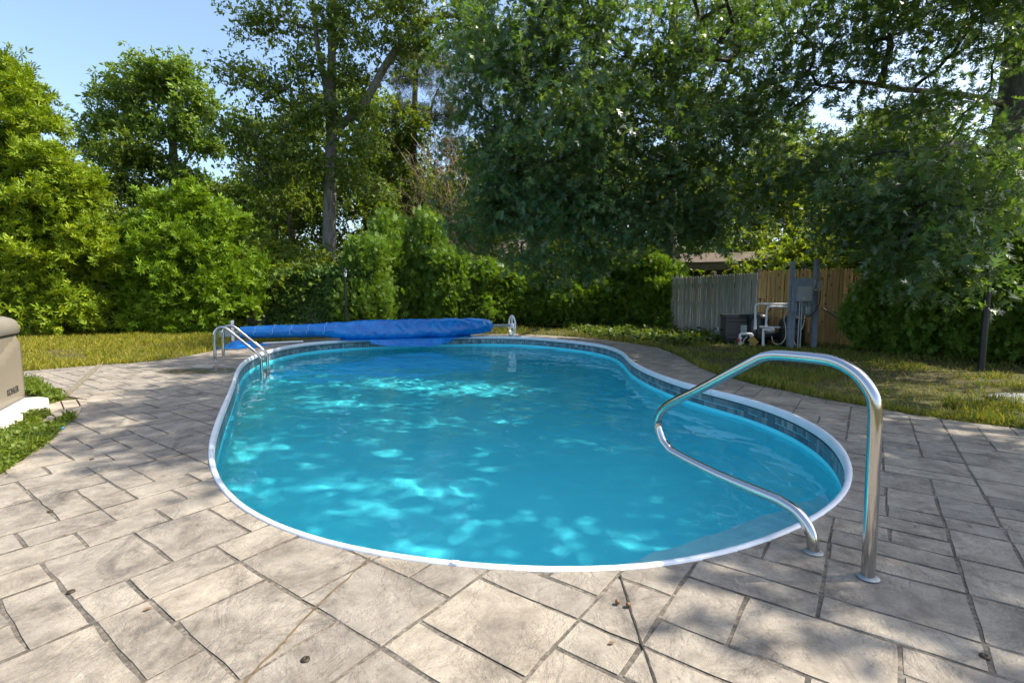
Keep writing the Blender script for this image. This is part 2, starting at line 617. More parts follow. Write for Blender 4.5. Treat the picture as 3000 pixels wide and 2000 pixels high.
slabs = []
G = 0.0085
for (i, j, a, bb) in rects:
    a0, a1 = A0 + i * MA + G, A0 + (i + a) * MA - G
    b0, b1 = B0 + j * MBQ + G, B0 + (j + bb) * MBQ - G
    cor = [(a0, b0), (a1, b0), (a1, b1), (a0, b1)]
    poly = []
    for k in range(4):
        p, q = np.array(cor[k]), np.array(cor[(k + 1) % 4])
        m = max(1, int(np.hypot(*(q - p)) / 0.11))
        for s in range(m):
            u = p + (q - p) * s / m + np.array([rs.uniform(-.0036, .0036), rs.uniform(-.0036, .0036)])
            poly.append(u[0] * AX + u[1] * BX)
    slabs.append(np.array(poly))

cen = np.array([p.mean(0) for p in slabs])
corner_in = np.array([np.all(inside(deck, p[:, 0], p[:, 1]) & ~inside(pool, p[:, 0], p[:, 1])) for p in slabs])
dmin = np.minimum(seg_dist(deck, cen[:, 0], cen[:, 1]), seg_dist(pool, cen[:, 0], cen[:, 1]))
half = np.array([np.max(np.hypot(*(p - p.mean(0)).T)) for p in slabs])
cin = inside(deck, cen[:, 0], cen[:, 1]) & ~inside(pool, cen[:, 0], cen[:, 1])
whole = corner_in & (dmin > half * 0.72)
maybe = (~whole) & ((dmin < half) | corner_in | cin)


def slab_bm(polys, z, chamfer=0.004, depth=0.02, tilt=(0, 0)):
    """a flat piece with eased edges; polys are coplanar faces sharing a vertex list"""
    vs, fs = polys
    bm = bmesh.new()
    bv = [bm.verts.new((x, y, z + tilt[0] * (x - vs[0][0]) + tilt[1] * (y - vs[0][1]))) for x, y in vs]
    for f in fs:
        try: bm.faces.new([bv[i] for i in f])
        except ValueError: pass
    for v in [v for v in bm.verts if not v.link_faces]: bm.verts.remove(v)
    if not bm.faces:
        bm.free()
        return None
    bmesh.ops.recalc_face_normals(bm, faces=bm.faces)
    if bm.faces[0].normal.z < 0: bmesh.ops.reverse_faces(bm, faces=bm.faces)
    if len(bm.faces) > 1: bmesh.ops.dissolve_limit(bm, angle_limit=0.02, verts=bm.verts, edges=bm.edges)
    be = [e for e in bm.edges if len(e.link_faces) == 1]
    top = list(bm.faces)
    r1 = bmesh.ops.extrude_edge_only(bm, edges=be)
    nv = [g for g in r1['geom'] if isinstance(g, bmesh.types.BMVert)]
    ne = [g for g in r1['geom'] if isinstance(g, bmesh.types.BMEdge) and len(g.link_faces) == 1]
    nrm = {}
    for v in nv:
        ds = Vector((0, 0, 0))
        for e in v.link_edges:
            if e in ne:
                o = e.other_vert(v).co - v.co
                f = e.link_faces[0]
                mid = (e.verts[0].co + e.verts[1].co) / 2
                q = Vector((o.y, -o.x, 0)).normalized()
                if q.dot(mid - f.calc_center_median()) < 0: q = -q
                ds += q
        nrm[v] = ds.normalized() if ds.length > 1e-6 else Vector((0, 0, 0))
    # the extruded ring becomes the foot of a small chamfer
    for v in nv: v.co = v.co + Vector((0, 0, -chamfer))
    inner = set(v for f in top for v in f.verts)
    pair = {}
    for v in nv:
        for e in v.link_edges:
            o = e.other_vert(v)
            if o in inner: pair[o] = v
    for o, v in pair.items():
        o.co = o.co - nrm[v] * chamfer
    r2 = bmesh.ops.extrude_edge_only(bm, edges=ne)
    for v in r2['geom']:
        if isinstance(v, bmesh.types.BMVert): v.co.z = z - depth
    return bm


pieces = []
for k in range(len(slabs)):
    if whole[k]:
        pieces.append((slabs[k].tolist(), [list(range(len(slabs[k])))]))
    elif maybe[k]:
        P = slabs[k]
        lo, hi = P.min(0) - 0.02, P.max(0) + 0.02
        loops = [P]
        vs, es = [Vector(p) for p in P], [(i, (i + 1) % len(P)) for i in range(len(P))]
        for L, closed in ((pool, 1), (deck, 1)):
            m = len(L)
            for i in range(m):
                p, q = L[i], L[(i + 1) % m]
                if max(p[0], q[0]) < lo[0] or min(p[0], q[0]) > hi[0] or max(p[1], q[1]) < lo[1] or min(p[1], q[1]) > hi[1]: continue
                es.append((len(vs), len(vs) + 1))
                vs += [Vector(p), Vector(q)]
        v, e, f, *_ = delaunay_2d_cdt(vs, es, [], 0, 1e-5)
        xyk = np.array([(p.x, p.y) for p in v])
        if not len(f): continue
        c = np.array([xyk[list(t)].mean(0) for t in f])
        ok = inside(P, c[:, 0], c[:, 1]) & inside(deck, c[:, 0], c[:, 1]) & ~inside(pool, c[:, 0], c[:, 1])
        fs = [list(t) for t, g_ in zip(f, ok) if g_]
        area = sum(abs(np.cross(xyk[t[1]] - xyk[t[0]], xyk[t[2]] - xyk[t[0]])) / 2 for t in fs)
        if fs and area > 0.002: pieces.append((xyk.tolist(), fs))


def apparent(vs, z=0.0):
    p = np.asarray(vs).mean(0)
    d = math.hypot(p[0], p[1])
    ar = np.ptp(np.asarray(vs)[:, 0]) * np.ptp(np.asarray(vs)[:, 1])
    vis = p[1] > 0.9 and abs(p[0]) < 1.08 * p[1] + 0.3
    return (ar * EYE / max(d, 0.5) ** 3) if vis else 0.0


used = [np.asarray([pc[0][i] for f in pc[1] for i in f]) for pc in pieces]
order = sorted(range(len(pieces)), key=lambda k: -apparent(used[k]))
rest = bmesh.new()
for q, k in enumerate(order):
    z = rs.uniform(-0.0012, 0.0012)
    tl = (rs.uniform(-.004, .004), rs.uniform(-.004, .004))
    bm = slab_bm(pieces[k], z, tilt=tl)
    if bm is None: continue
    me = bpy.data.meshes.new('paver')
    bm.to_mesh(me)
    bm.free()
    if q < 298:
        c = used[k].mean(0)
        me.transform(Matrix.Translation((-c[0], -c[1], 0)))
        o = link('paver', me, M['stone'], deck_ob)
        o.location = (c[0], c[1], 0)
    else:
        rest.from_mesh(me)
        bpy.data.meshes.remove(me)
me = bpy.data.meshes.new('pavers')
rest.to_mesh(me)
rest.free()
tag(link('pavers', me, M['stone'], deck_ob), kind='stuff')


def strip(pts, wid, z0, z1, jit=0.0):
    mb = MB()
    pts = smooth_path([Vector((p[0], p[1], 0)) for p in pts], 5)
    L, Rr = [], []
    for i, p in enumerate(pts):
        t = (pts[min(i + 1, len(pts) - 1)] - pts[max(i - 1, 0)]).normalized()
        q = Vector((-t.y, t.x, 0))
        wq = wid * (1 + rs.uniform(-jit, jit))
        c = p + q * rs.uniform(-jit, jit) * wid
        L.append(c + q * wq / 2)
        Rr.append(c - q * wq / 2)
    vs = [Vector((p.x, p.y, z)) for z in (z1, z0) for p in L + Rr]
    m = len(L)
    fs = []
    for i in range(m - 1):
        fs += [(i, m + i, m + i + 1, i + 1), (i, i + 1, 2 * m + i + 1, 2 * m + i), (m + i + 1, m + i, 3 * m + i, 3 * m + i + 1)]
    fs += [(0, 2 * m, 3 * m, m), (m - 1, 2 * m - 1, 4 * m - 1, 3 * m - 1)]
    return mb.add(vs, fs)


n = NT('dark_sealant')
M['sealant'] = n.base(n.ramp(n.noise(30, 4, 0.7, n.pos()), [(0.35, (0.012, 0.010, 0.008)), (0.7, (0.06, 0.05, 0.035))]), 0.8)
n = NT('crack_fill')
M['crack'] = n.base(n.ramp(n.noise(40, 4, 0.7, n.pos()), [(0.35, (0.07, 0.055, 0.035)), (0.7, (0.17, 0.115, 0.06))]), 0.9)
o = strip([(0.467, 2.055), (0.4545, 1.79), (0.4487, 1.60), (0.446, 1.40), (0.44, 0.5), (0.43, -1.4)], 0.0075, -0.006, 0.0038, 0.3).build('joint_strip', M['sealant'], deck_ob)
strip([(-0.655, 2.20), (-0.70, 2.03), (-0.752, 1.87), (-0.785, 1.70), (-0.803, 1.60), (-0.835, 1.45), (-0.9, 0.9), (-1.0, -1.4)], 0.007, -0.006, 0.0036, 0.6).build('crack', M['crack'], deck_ob)
M['old_board'] = wood('old_board', (0.09, 0.075, 0.05), (0.27, 0.235, 0.16))
strip([(-5.40, 5.97), (-6.35, 7.40), (-7.33, 8.86)], 0.075, -0.01, 0.012, 0.05).build('expansion_board', M['old_board'], deck_ob)

# ---- the pool
pool_th = thing('swimming_pool', 'kidney shaped in-ground pool with white coping and blue-grey tile border', 'swimming pool')


def loft(rings, closed=True):
    """rings: list of (xy array, z or z array)"""
    mb = MB()
    m = len(rings[0][0])
    vs = []
    for P, z in rings:
        zz = np.broadcast_to(z, m)
        vs += [(p[0], p[1], q) for p, q in zip(P, zz)]
    fs = [(k * m + i, k * m + (i + 1) % m, (k + 1) * m + (i + 1) % m, (k + 1) * m + i) for k in range(len(rings) - 1) for i in range(m)]
    return mb.add(vs, fs, True)


prof = [(-0.003, -0.03), (-0.002, 0.007), (0.003, 0.011), (0.016, 0.012), (0.025, 0.009), (0.032, 0.001), (0.037, -0.014), (0.039, -0.055), (0.036, -0.066), (0.030, -0.070)]
loft([(ring(d), z) for d, z in prof]).build('coping', M['white'], pool_th)
loft([(ring(0.0325), -0.069), (ring(0.0365), -0.071), (ring(0.0365), -0.081), (ring(0.0325), -0.083)]).build('bead_track', M['dark'], pool_th)

WATER_Z = -0.265
TILE_TOP, TILE_BOT = -0.083, -0.222


def depth_at(x, y):
    t = np.clip((np.asarray(y) - 4.5) / 6.0, 0, 1)
    return -(1.22 + 0.85 * t * t * (3 - 2 * t))


wall = ring(0.030)
dw = depth_at(wall[:, 0], wall[:, 1])
loft([(wall, -0.066), (wall, -0.4), (wall, -0.8), (ring(0.033), dw + 0.16), (ring(0.085), dw + 0.06), (ring(0.15), dw + 0.012), (ring(0.21), dw)]).build('liner_wall', M['liner'], pool_th)
inn = ring(0.205)
gx, gy = np.meshgrid(np.arange(-7, 4, 0.5), np.arange(1.5, 15.5, 0.5))
ok = inside(inn, gx, gy) & (seg_dist(inn, gx, gy) > 0.15)
vs = [Vector(p) for p in inn] + [Vector((a, b)) for a, b in zip(gx[ok], gy[ok])]
v, e, f, *_ = delaunay_2d_cdt(vs, [(i, (i + 1) % NP_) for i in range(NP_)], [], 1, 1e-6)
me = bpy.data.meshes.new('pool_floor')
me.from_pydata([(p.x, p.y, float(depth_at(p.x, p.y))) for p in v], [], [list(t) for t in f])
link('pool_floor', me, M['liner'], pool_th)

# waterline tiles, two courses of uneven squares
seg = np.hypot(*(np.roll(pool, -1, 0) - pool).T)
cum = np.concatenate([[0], np.cumsum(seg)])
total = cum[-1]
PW = np.vstack([pool, pool[:1]])
PNn = np.vstack([pn, pn[:1]])


def on_wall(s, d):
    s = s % total
    x = np.interp(s, cum, PW[:, 0])
    y = np.interp(s, cum, PW[:, 1])
    nx = np.interp(s, cum, PNn[:, 0])
    ny = np.interp(s, cum, PNn[:, 1])
    return np.array([x + nx * d, y + ny * d]), np.array([nx, ny])


tiles = []
rt = random.Random(5)
hh = TILE_TOP - TILE_BOT
s = 0.0
while s < total - 0.05:
    wd = rt.choice([0.066, 0.066, 0.066, 0.10, 0.132])
    wd = min(wd, total - s)
    if wd > 0.12 and rt.random() < 0.5: cells = [(0, 1, 0, 1)]
    elif wd > 0.09: cells = [(0, 1, 0, .5), (0, .5, .5, 1), (.5, 1, .5, 1)] if rt.random() < .5 else [(0, .5, 0, .5), (.5, 1, 0, .5), (0, 1, .5, 1)]
    else: cells = [(0, 1, 0, .5), (0, 1, .5, 1)] if rt.random() < .8 else [(0, 1, 0, 1)]
    for (u0, u1, v0, v1) in cells:
        tiles.append((s + u0 * wd + .0022, s + u1 * wd - .0022, TILE_BOT + v0 * hh + .0022, TILE_BOT + v1 * hh - .0022))
    s += wd


def tile_geo(t):
    s0, s1, z0, z1 = t
    a, na = on_wall(s0, 0.030)
    b_, nb = on_wall(s1, 0.030)
    th, ch = 0.0042, 0.0016
    dirv = (b_ - a) / max(1e-6, np.linalg.norm(b_ - a))
    a2, b2 = a + na * th + dirv * ch, b_ + nb * th - dirv * ch
    vs = [(*a, z0), (*b_, z0), (*b_, z1), (*a, z1), (*a2, z0 + ch), (*b2, z0 + ch), (*b2, z1 - ch), (*a2, z1 - ch)]
    fs = [(4, 7, 6, 5), (0, 4, 5, 1), (1, 5, 6, 2), (2, 6, 7, 3), (3, 7, 4, 0)]
    c = (a + b_) / 2
    to = -c / np.linalg.norm(c)
    face = max(0.0, float(np.dot((na + nb) / 2, to)))
    return vs, fs, face * (s1 - s0) * (z1 - z0) / float(np.dot(c, c))


geo = [tile_geo(t) for t in tiles]
order = sorted(range(len(geo)), key=lambda k: -geo[k][2])
restm = MB()
for q, k in enumerate(order):
    vs, fs, _ = geo[k]
    if q < 298:
        c = Vector(np.mean(np.array(vs), 0))
        mb = MB().add([Vector(p) - c for p in vs], fs)
        o = mb.build('tile', M['tile'], pool_th)
        o.location = c
    else:
        restm.add(vs, fs)
tag(restm.build('tiles', M['tile'], pool_th), kind='stuff')

# clips that cover the joints between the lengths of coping
for k in range(11):
    s0 = (k + .35) * total / 11
    c0, _n = on_wall(s0, 0.0)
    rows = []
    for ds in (-.019, .019):
        row = []
        for d, z in prof[1:-1]:
            p, nn_ = on_wall(s0 + ds, d + (.0014 if d > .03 else 0) - (.0012 if d < .004 else 0))
            row.append((p[0], p[1], z + (.0014 if d < .034 else 0)))
        rows.append(row)
    m_ = len(rows[0])
    mb = MB().add([Vector(p) - Vector((c0[0], c0[1], 0)) for p in rows[0] + rows[1]], [(i, i + 1, m_ + i + 1, m_ + i) for i in range(m_ - 1)], True)
    o = mb.build('coping_clip', M['white'], pool_th)
    o.location = (c0[0], c0[1], 0)
    so = o.modifiers.new('thickness', 'SOLIDIFY'); so.thickness = 0.001

# corner steps under the water, each tread cut to the pool's outline
inner = ring(0.034)


def half_plane(poly, p, q):
    """part of poly on the right of the line p -> q"""
    out = []
    nrm = np.array([q[1] - p[1], p[0] - q[0]])
    for i in range(len(poly)):
        a, b_ = poly[i], poly[(i + 1) % len(poly)]
        da, db = np.dot(a - p, nrm), np.dot(b_ - p, nrm)
        if da >= 0: out.append(a)
        if (da >= 0) != (db >= 0): out.append(a + (b_ - a) * da / (da - db))
    return np.array(out)


l1 = (np.array(gp(1946, 1622, -.43)[:2]), np.array(gp(2386, 1491, -.43)[:2]))
dirv = (l1[1] - l1[0]) / np.linalg.norm(l1[1] - l1[0])
off = np.array([-dirv[1], dirv[0]])
for k, (z, d) in enumerate(((-0.45, -0.31), (-0.69, -0.04), (-0.93, 0.23))):
    P = half_plane(inner, l1[0] + off * d, l1[1] + off * d)
    if len(P) > 2:
        st = MB().prism([tuple(p) for p in P], -1.215, z)
        st.build('entry_step', M['step'] if k == 0 else M['step_water_tint'], pool_th)

# the skimmer mouth in the left wall
c, nrm = on_wall(float(cum[int(np.argmin(np.hypot(*(pool - np.array([-4.32, 7.6])).T)))]), 0.030)
Mx = Matrix.Translation((c[0], c[1], 0)) @ Matrix.Rotation(math.atan2(nrm[1], nrm[0]), 4, 'Z')
sk = MB().box(0.001, 0.014, -0.16, 0.16, -0.19, -0.155, Mx).box(0.001, 0.014, -0.16, 0.16, -0.335, -0.31, Mx)
sk.box(0.001, 0.014, -0.16, -0.125, -0.31, -0.19, Mx).box(0.001, 0.014, 0.125, 0.16, -0.31, -0.19, Mx).box(0.001, 0.006, -0.125, 0.125, -0.31, -0.19, Mx)
sk.build('skimmer', M['pvc'], pool_th)

# water: one rippled sheet reaching just into the wall all round
wr = ring(0.026)
gx, gy = np.meshgrid(np.arange(-6.5, 3.5, 0.034), np.arange(1.9, 15.2, 0.034))
gx = gx + np.where(np.arange(gx.shape[0]) % 2, 0.017, 0.0)[:, None]
ok = inside(wr, gx, gy) & (seg_dist(wr, gx, gy) > 0.025)
vs = [Vector(p) for p in wr] + [Vector((a, b)) for a, b in zip(gx[ok], gy[ok])]
v, e, f, *_ = delaunay_2d_cdt(vs, [(i, (i + 1) % NP_) for i in range(NP_)], [], 1, 1e-6, False)
wx, wy = np.array([p.x for p in v]), np.array([p.y for p in v])
rw = np.random.default_rng(5)
wz = np.zeros(len(wx))
for lo, hi, amp, k_ in ((.6, 1.6, .0026, 16), (.24, .5, .00095, 22), (.13, .22, .00042, 26)):
    for _ in range(k_):
        lam, a, ph = rw.uniform(lo, hi), rw.normal() * .8 + 1.2, rw.uniform(0, 6.28)
        wz += amp / math.sqrt(k_ / 2) * np.sin(2 * math.pi / lam * (wx * math.cos(a) + wy * math.sin(a)) + ph)
wp = np.column_stack([wx, wy, WATER_Z + wz])
T = np.array([list(t) for t in f])
c0 = wp[T]
up = np.cross(c0[:, 1] - c0[:, 0], c0[:, 2] - c0[:, 0])[:, 2] < 0
T[up] = T[up][:, ::-1]
wo = link('water', np_mesh('water', wp, T, True), M['water'])
tag(wo, kind='structure')
wo.cycles.is_caustics_caster = True
for o in pool_th.children: o.cycles.is_caustics_receiver = True

# ================================================================== THINGS ROUND THE POOL
def Tz(x, y, z=0.0, rz=0.0):
    return Matrix.Translation((x, y, z)) @ Matrix.Rotation(rz, 4, 'Z')


# ---- polished hand rail by the steps: one bent tube set in the deck at both ends
b1, b2 = gp(2543, 1692), gp(2383, 1618)
u = (b2 - b1).normalized()
SZ = [(0, -.05), (.004, .25), (.009, .45), (.012, .626), (.019, .745), (.040, .803), (.085, .856), (.137, .889), (.191, .908), (.258, .914), (.406, .912), (.49, .906),
      (.535, .895), (.577, .877), (.75, .775), (.958, .650), (1.075, .585), (1.16, .536), (1.222, .490), (1.268, .43), (1.280, .362), (1.245, .290), (1.19, .247), (1.12, .222),
      (.792, .192), (.46, .186), (.397, .180), (.335, .165), (.285, .130), (.252, .080), (.240, .03), (.237, -.05)]
rail_th = thing('pool_handrail', 'polished steel figure-four hand rail standing over the pool steps', 'handrail', b1)
pts = smooth_path([u * s + Vector((0, 0, z)) for s, z in SZ], 4)
MB().tube(pts, 0.0262, 20).build('rail', M['steel'], rail_th)
ESC = [(0.027, 0.0), (0.043, 0.0), (0.041, 0.003), (0.037, 0.006), (0.030, 0.008), (0.0265, 0.009)]
for s in (0.0, 0.237):
    p = u * s
    MB().lathe(ESC, Matrix.Translation(p + Vector((0, 0, 0.003))), 24).build('flange', M['grey_metal'], rail_th)

# ---- ladder across the pool
la, lb = gp(629, 1056), gp(656, 1045)
mid = (la + lb) / 2
acr = (lb - la).normalized()
pw = np.array([mid.x, mid.y])
k = int(np.argmin(np.hypot(*(pool - pw).T)))
out = Vector((pool[k][0] - mid.x, pool[k][1] - mid.y, 0)).normalized()
out = (out - acr * out.dot(acr)).normalized()
lad = thing('pool_ladder', 'steel ladder with two hooped rails going down into the pool', 'pool ladder', mid)
LP = [(0, -.05), (.004, .25), (.012, .46), (.03, .535), (.07, .59), (.125, .615), (.18, .607), (.235, .575), (.30, .515), (.5, .325), (.66, .17), (.72, .11), (.762, .05), (.78, -.03), (.782, -.3), (.782, -1.0)]
half = (lb - la).length / 2 * 0.92
for sgn in (-1, 1):
    MB().tube(smooth_path([acr * half * sgn + out * s + Vector((0, 0, z)) for s, z in LP], 4), 0.029, 14).build('rail', M['steel'], lad)
    MB().lathe(ESC, Matrix.Translation(acr * half * sgn + Vector((0, 0, 0.003))), 18).build('flange', M['steel'], lad)
ang = math.atan2(acr.y, acr.x)
for z in (-.285, -.54, -.80):
    Mx = Matrix.Translation(out * .80 + Vector((0, 0, z))) @ Matrix.Rotation(ang, 4, 'Z')
    mb = MB().box(-half, half, -.05, .05, -.018, .018, Mx)
    for q in range(4): mb.box(-half + .03, half - .03, -.042 + q * .024, -.032 + q * .024, .0185, .022, Mx)
    mb.build('tread', M['dark'], lad)
for o in lad.children: o.cycles.is_caustics_receiver = True

# ---- skimmer lid in the deck
M['lid_tan'] = simple('lid_plastic', (.33, .30, .24), .6, 0, .15)
lid = [gp(560, 1078), gp(622, 1080), gp(636, 1069), gp(575, 1069)]
c = sum(lid, Vector()) / 4
o = thing('skimmer_lid', 'pale square skimmer lid set in the deck beside the ladder', 'lid', (c.x, c.y, 0.002))
MB().prism([((p - c) * .9)[:2] for p in lid[::-1]], 0.004, 0.014).build('cover', M['lid_tan'], o, 0.002)
MB().prism([((p - c) * 1.0)[:2] for p in lid[::-1]], -0.006, 0.0038).build('rim', M['tan_shell'], o)

# ---- cover reel and the rolled solar cover
AXL, AXR = Vector((-6.95, 12.62, .27)), Vector((0.0, 15.08, .31))
ax = (AXR - AXL).normalized()
axh = Vector((ax.x, ax.y, 0)).normalized()
side = Vector((axh.y, -axh.x, 0))                  # towards the pool
reel = thing('cover_reel', 'pool cover reel with a white spoked hand wheel and aluminium tube', 'cover reel', (0, 0, 0))
MB().tube([AXL - ax * .25, AXR + ax * .06], 0.042, 14).build('roller_tube', M['grey_metal'], reel)
Rz = math.atan2(axh.y, axh.x)
Wm = Matrix.Translation(AXR) @ Matrix.Rotation(Rz, 4, 'Z') @ Matrix.Rotation(math.pi / 2, 4, 'Y')
RW = 0.285
wheel = MB()
ringp = [(RW * math.cos(a), RW * math.sin(a)) for a in np.linspace(0, 2 * math.pi, 41)]
vs, fs = [], []
for (x, y) in ringp[:-1]:
    for k2 in range(8):
        a = 2 * math.pi * k2 / 8
        rr = 1 + 0.032 / RW * math.cos(a)
        vs.append(Wm @ Vector((x * rr, y * rr, 0.027 * math.sin(a))))
for i in range(40):
    for k2 in range(8):
        fs.append((i * 8 + k2, i * 8 + (k2 + 1) % 8, ((i + 1) % 40) * 8 + (k2 + 1) % 8, ((i + 1) % 40) * 8 + k2))
wheel.add(vs, fs, True)
wh = wheel.build('hand_wheel', M['white'], reel)
for a in (math.radians(180), math.radians(60), math.radians(-60)):
    Mx = Wm @ Matrix.Rotation(a, 4, 'Z')
    MB().box(.03, RW - .02, -.033, .033, -.014, .014, Mx).build('spoke', M['white'], wh, 0.006)
MB().lathe([(.0, .05), (.05, .05), (.068, .03), (.068, -.05), (.05, -.06), (0, -.06)], Wm, 18).build('hub', M['white'], wh)
ft = MB()
Fm = Matrix.Translation((AXR.x, AXR.y, 0)) @ Matrix.Rotation(Rz, 4, 'Z')
ft.box(-.055, .055, -.20, .20, 0.002, .05, Fm).box(-.045, .045, -.17, -.11, .05, .13, Fm).box(-.045, .045, .11, .17, .05, .13, Fm)
ft.build('foot', M['white'], reel, 0.012)
Lm = Matrix.Translation((AXL.x - ax.x * .10, AXL.y - ax.y * .1, 0)) @ Matrix.Rotation(Rz, 4, 'Z')
MB().box(-.03, .03, -.035, .035, 0.002, .58, Lm).build('end_post', M['white'], reel, 0.005)
MB().box(-.30, -.03, -.05, .05, .17, .33, Lm).build('gear_box', M['grey_metal'], reel, 0.01)
MB().box(-.18, .12, -.18, .18, 0.001, .03, Lm).build('base_plate', M['grey_paint'], reel, 0.005)

n = NT('blue_cover_film')
P = n.pos()
vr = n.n("TexVoronoi")
vr.inputs["Scale"].default_value = 70
n.l(P, vr.inputs["Vector"])
f1 = n.noise(2.6, 5, 0.65, P, 0.6)
col = n.ramp(f1, [(0.3, (0.003, 0.135, 0.44)), (0.55, (0.006, 0.205, 0.58)), (0.8, (0.03, 0.30, 0.70))])
n.bump(n.math('ADD', n.math('MULTIPLY', vr.outputs["Distance"], -0.15), n.math('MULTIPLY', n.noise(7, 4, 0.6, P, 1.0), 1.0)), 0.5, 0.02)
M['cover'] = n.base(col, 0.24, 0, 0.6)
n = NT('cover_seam')
M['seam'] = n.base((0.22, 0.46, 0.82), 0.4)

cov = thing('solar_cover', 'bright blue bubble solar cover wound on the reel and trailing into the pool', 'pool cover', (0, 0, 0))
NU, NV = 150, 56
Lc = (AXR - AXL).length
u0, u1 = 0.035 / Lc * 2, 1 - 0.62 / Lc
V = np.zeros((NU + 1, NV, 3))
rngc = np.random.default_rng(3)
ph = rngc.uniform(0, 6.28, 30)


def crease(a, b):
    return sum(((1 - abs(math.sin(a * f1 + b * f2 + ph[q]))) ** 7) * g_ for q, (f1, f2, g_) in enumerate(((2.2, .9, 1.0), (3.7, -1.1, .7), (1.3, .45, .9), (6.1, 1.7, .4))))


def wob(a, b):
    return (np.sin(a * 5 + ph[0] + 1.3 * np.sin(b * 2 + ph[1])) * .35 + np.sin(a * 11 + b * 2 + ph[2]) * .25 + np.sin(a * 23 - b * 3 + ph[3]) * .22
            + np.sin(a * 41 + b * 5 + ph[4]) * .14 + np.sin(b * 3 + a * 8 + ph[5]) * .25)


side_up = Vector((0, 0, 1))
for i in range(NU + 1):
    t = i / NU
    s = u0 + (u1 - u0) * t
    base = AXL.lerp(AXR, s)
    r = np.interp(t, [0, .03, .25, .36, .44, .6, .85, .95, .985, 1], [.145, .16, .18, .215, .255, .26, .255, .235, .20, .10])
    for j in range(NV):
        a = 2 * math.pi * j / NV
        amp = np.interp(t, [0, .28, .4, .9, 1], [.004, .008, .030, .030, .016])
        spiral = ((a / (2 * math.pi) + t * 5.0) % 1.0)
        rr = r + amp * (.35 * wob(t * 5, a) - .9 * crease(t * 9, a)) + .012 * spiral * np.interp(t, [0, .9, 1], [1, 1, 0])
        ca, sa = math.cos(a), math.sin(a)
        # sags a little on the side of the pool
        droop = np.interp(t, [.30, .42, .8, .93], [0, .10, .09, .0]) * max(0, ca) * max(0, -sa + .6)
        p = base + side * (ca * (rr + droop * .6)) + side_up * (sa * rr * .97 - droop)
        p.z = max(p.z, 0.02 + .004 * math.sin(s * 60))
        V[i, j] = p
idx = np.arange((NU + 1) * NV).reshape(NU + 1, NV)
T = np.stack([idx[:-1, :], np.roll(idx, -1, 1)[:-1, :], np.roll(idx, -1, 1)[1:, :], idx[1:, :]], -1).reshape(-1, 4)
roll = link('cover_roll', np_mesh('cover_roll', V.reshape(-1, 3), T, True), M['cover'], cov)
for k2 in range(5):                                 # welded seams running round the roll
    sm = MB()
    pts = []
    for j in range(0, NV // 2 + 6):
        a = j
        i = int((0.05 + k2 * .062 + (j / NV) * .045) * NU)
        if i >= NU: continue
        c0 = AXL.lerp(AXR, u0 + (u1 - u0) * i / NU)
        p = Vector(V[i, (j - 4) % NV])
        pts.append(c0 + (p - c0) * 1.012)
    sm.tube(pts, 0.0085, 5).build('seam', M['seam'], cov)
# trailing sheet from the roll over the coping into the water
NS, NW = 80, 26
V = np.zeros((NS + 1, NW + 1, 3))
for i in range(NS + 1):
    t = i / NS
    s = 0.335 + 0.485 * t
    base = AXL.lerp(AXR, s)
    edge = np.interp(t, [0, .1, .35, .65, .9, 1], [.0, .12, .30, .36, .14, .0])
    for j in range(NW + 1):
        q = j / NW
        d = .06 + q * (.24 + edge)
        z = np.interp(d, [.0, .1, .30, .42, .54, .75, 1.0], [.09, .04, .028, .022, -.10, -.24, -.31])
        z = z + .012 * wob(t * 7, q * 3) * (1 if z > -.2 else .4)
        if d < .5: z = max(z, .018)
        p = base + side * (d + .03 * math.sin(t * 17 + q * 2) * q)
        V[i, j] = (p.x, p.y, z)
idx = np.arange((NS + 1) * (NW + 1)).reshape(NS + 1, NW + 1)
T = np.stack([idx[:-1, :-1], idx[:-1, 1:], idx[1:, 1:], idx[1:, :-1]], -1).reshape(-1, 4)
fl = link('trailing_sheet', np_mesh('trailing_sheet', V.reshape(-1, 3), T, True), M['cover'], cov)
so = fl.modifiers.new('thickness', 'SOLIDIFY'); so.thickness = 0.006
# a folded end of blue film left on the deck
tp = thing('blue_tarp', 'small crumpled blue tarp lying on the deck behind the ladder', 'tarp', gp(700, 1016))
NS = 26
V = np.zeros((NS + 1, NS + 1, 3))
for i in range(NS + 1):
    for j in range(NS + 1):
        a, b_ = i / NS, j / NS
        x = -.46 + a * .95 + .05 * math.sin(b_ * 9)
        y = -.42 + b_ * .9 + .06 * math.sin(a * 8)
        hh_ = .155 * math.exp(-((a - .52) / .30) ** 2 - ((b_ - .55) / .33) ** 2) + .02 * abs(wob(a * 2.2, b_ * 3))
        e = min(a, 1 - a, b_, 1 - b_)
        V[i, j] = (x, y, .005 + hh_ * min(1, e * 7 + .05))
idx = np.arange((NS + 1) ** 2).reshape(NS + 1, NS + 1)
T = np.stack([idx[:-1, :-1], idx[1:, :-1], idx[1:, 1:], idx[:-1, 1:]], -1).reshape(-1, 4)
s_ = link('sheet', np_mesh('sheet', V.reshape(-1, 3), T, True), M['cover'], tp)
so = s_.modifiers.new('thickness', 'SOLIDIFY'); so.thickness = 0.005
p0, p1 = gp(770, 1009), gp(888, 1003.5)
tag(MB().tube([p0 + Vector((0, 0, .03)), p1 + Vector((0, 0, .03))], .026, 12).build('vacuum_pole', M['pvc']), 'white pole lying on the deck under the blue cover roll', 'pole')

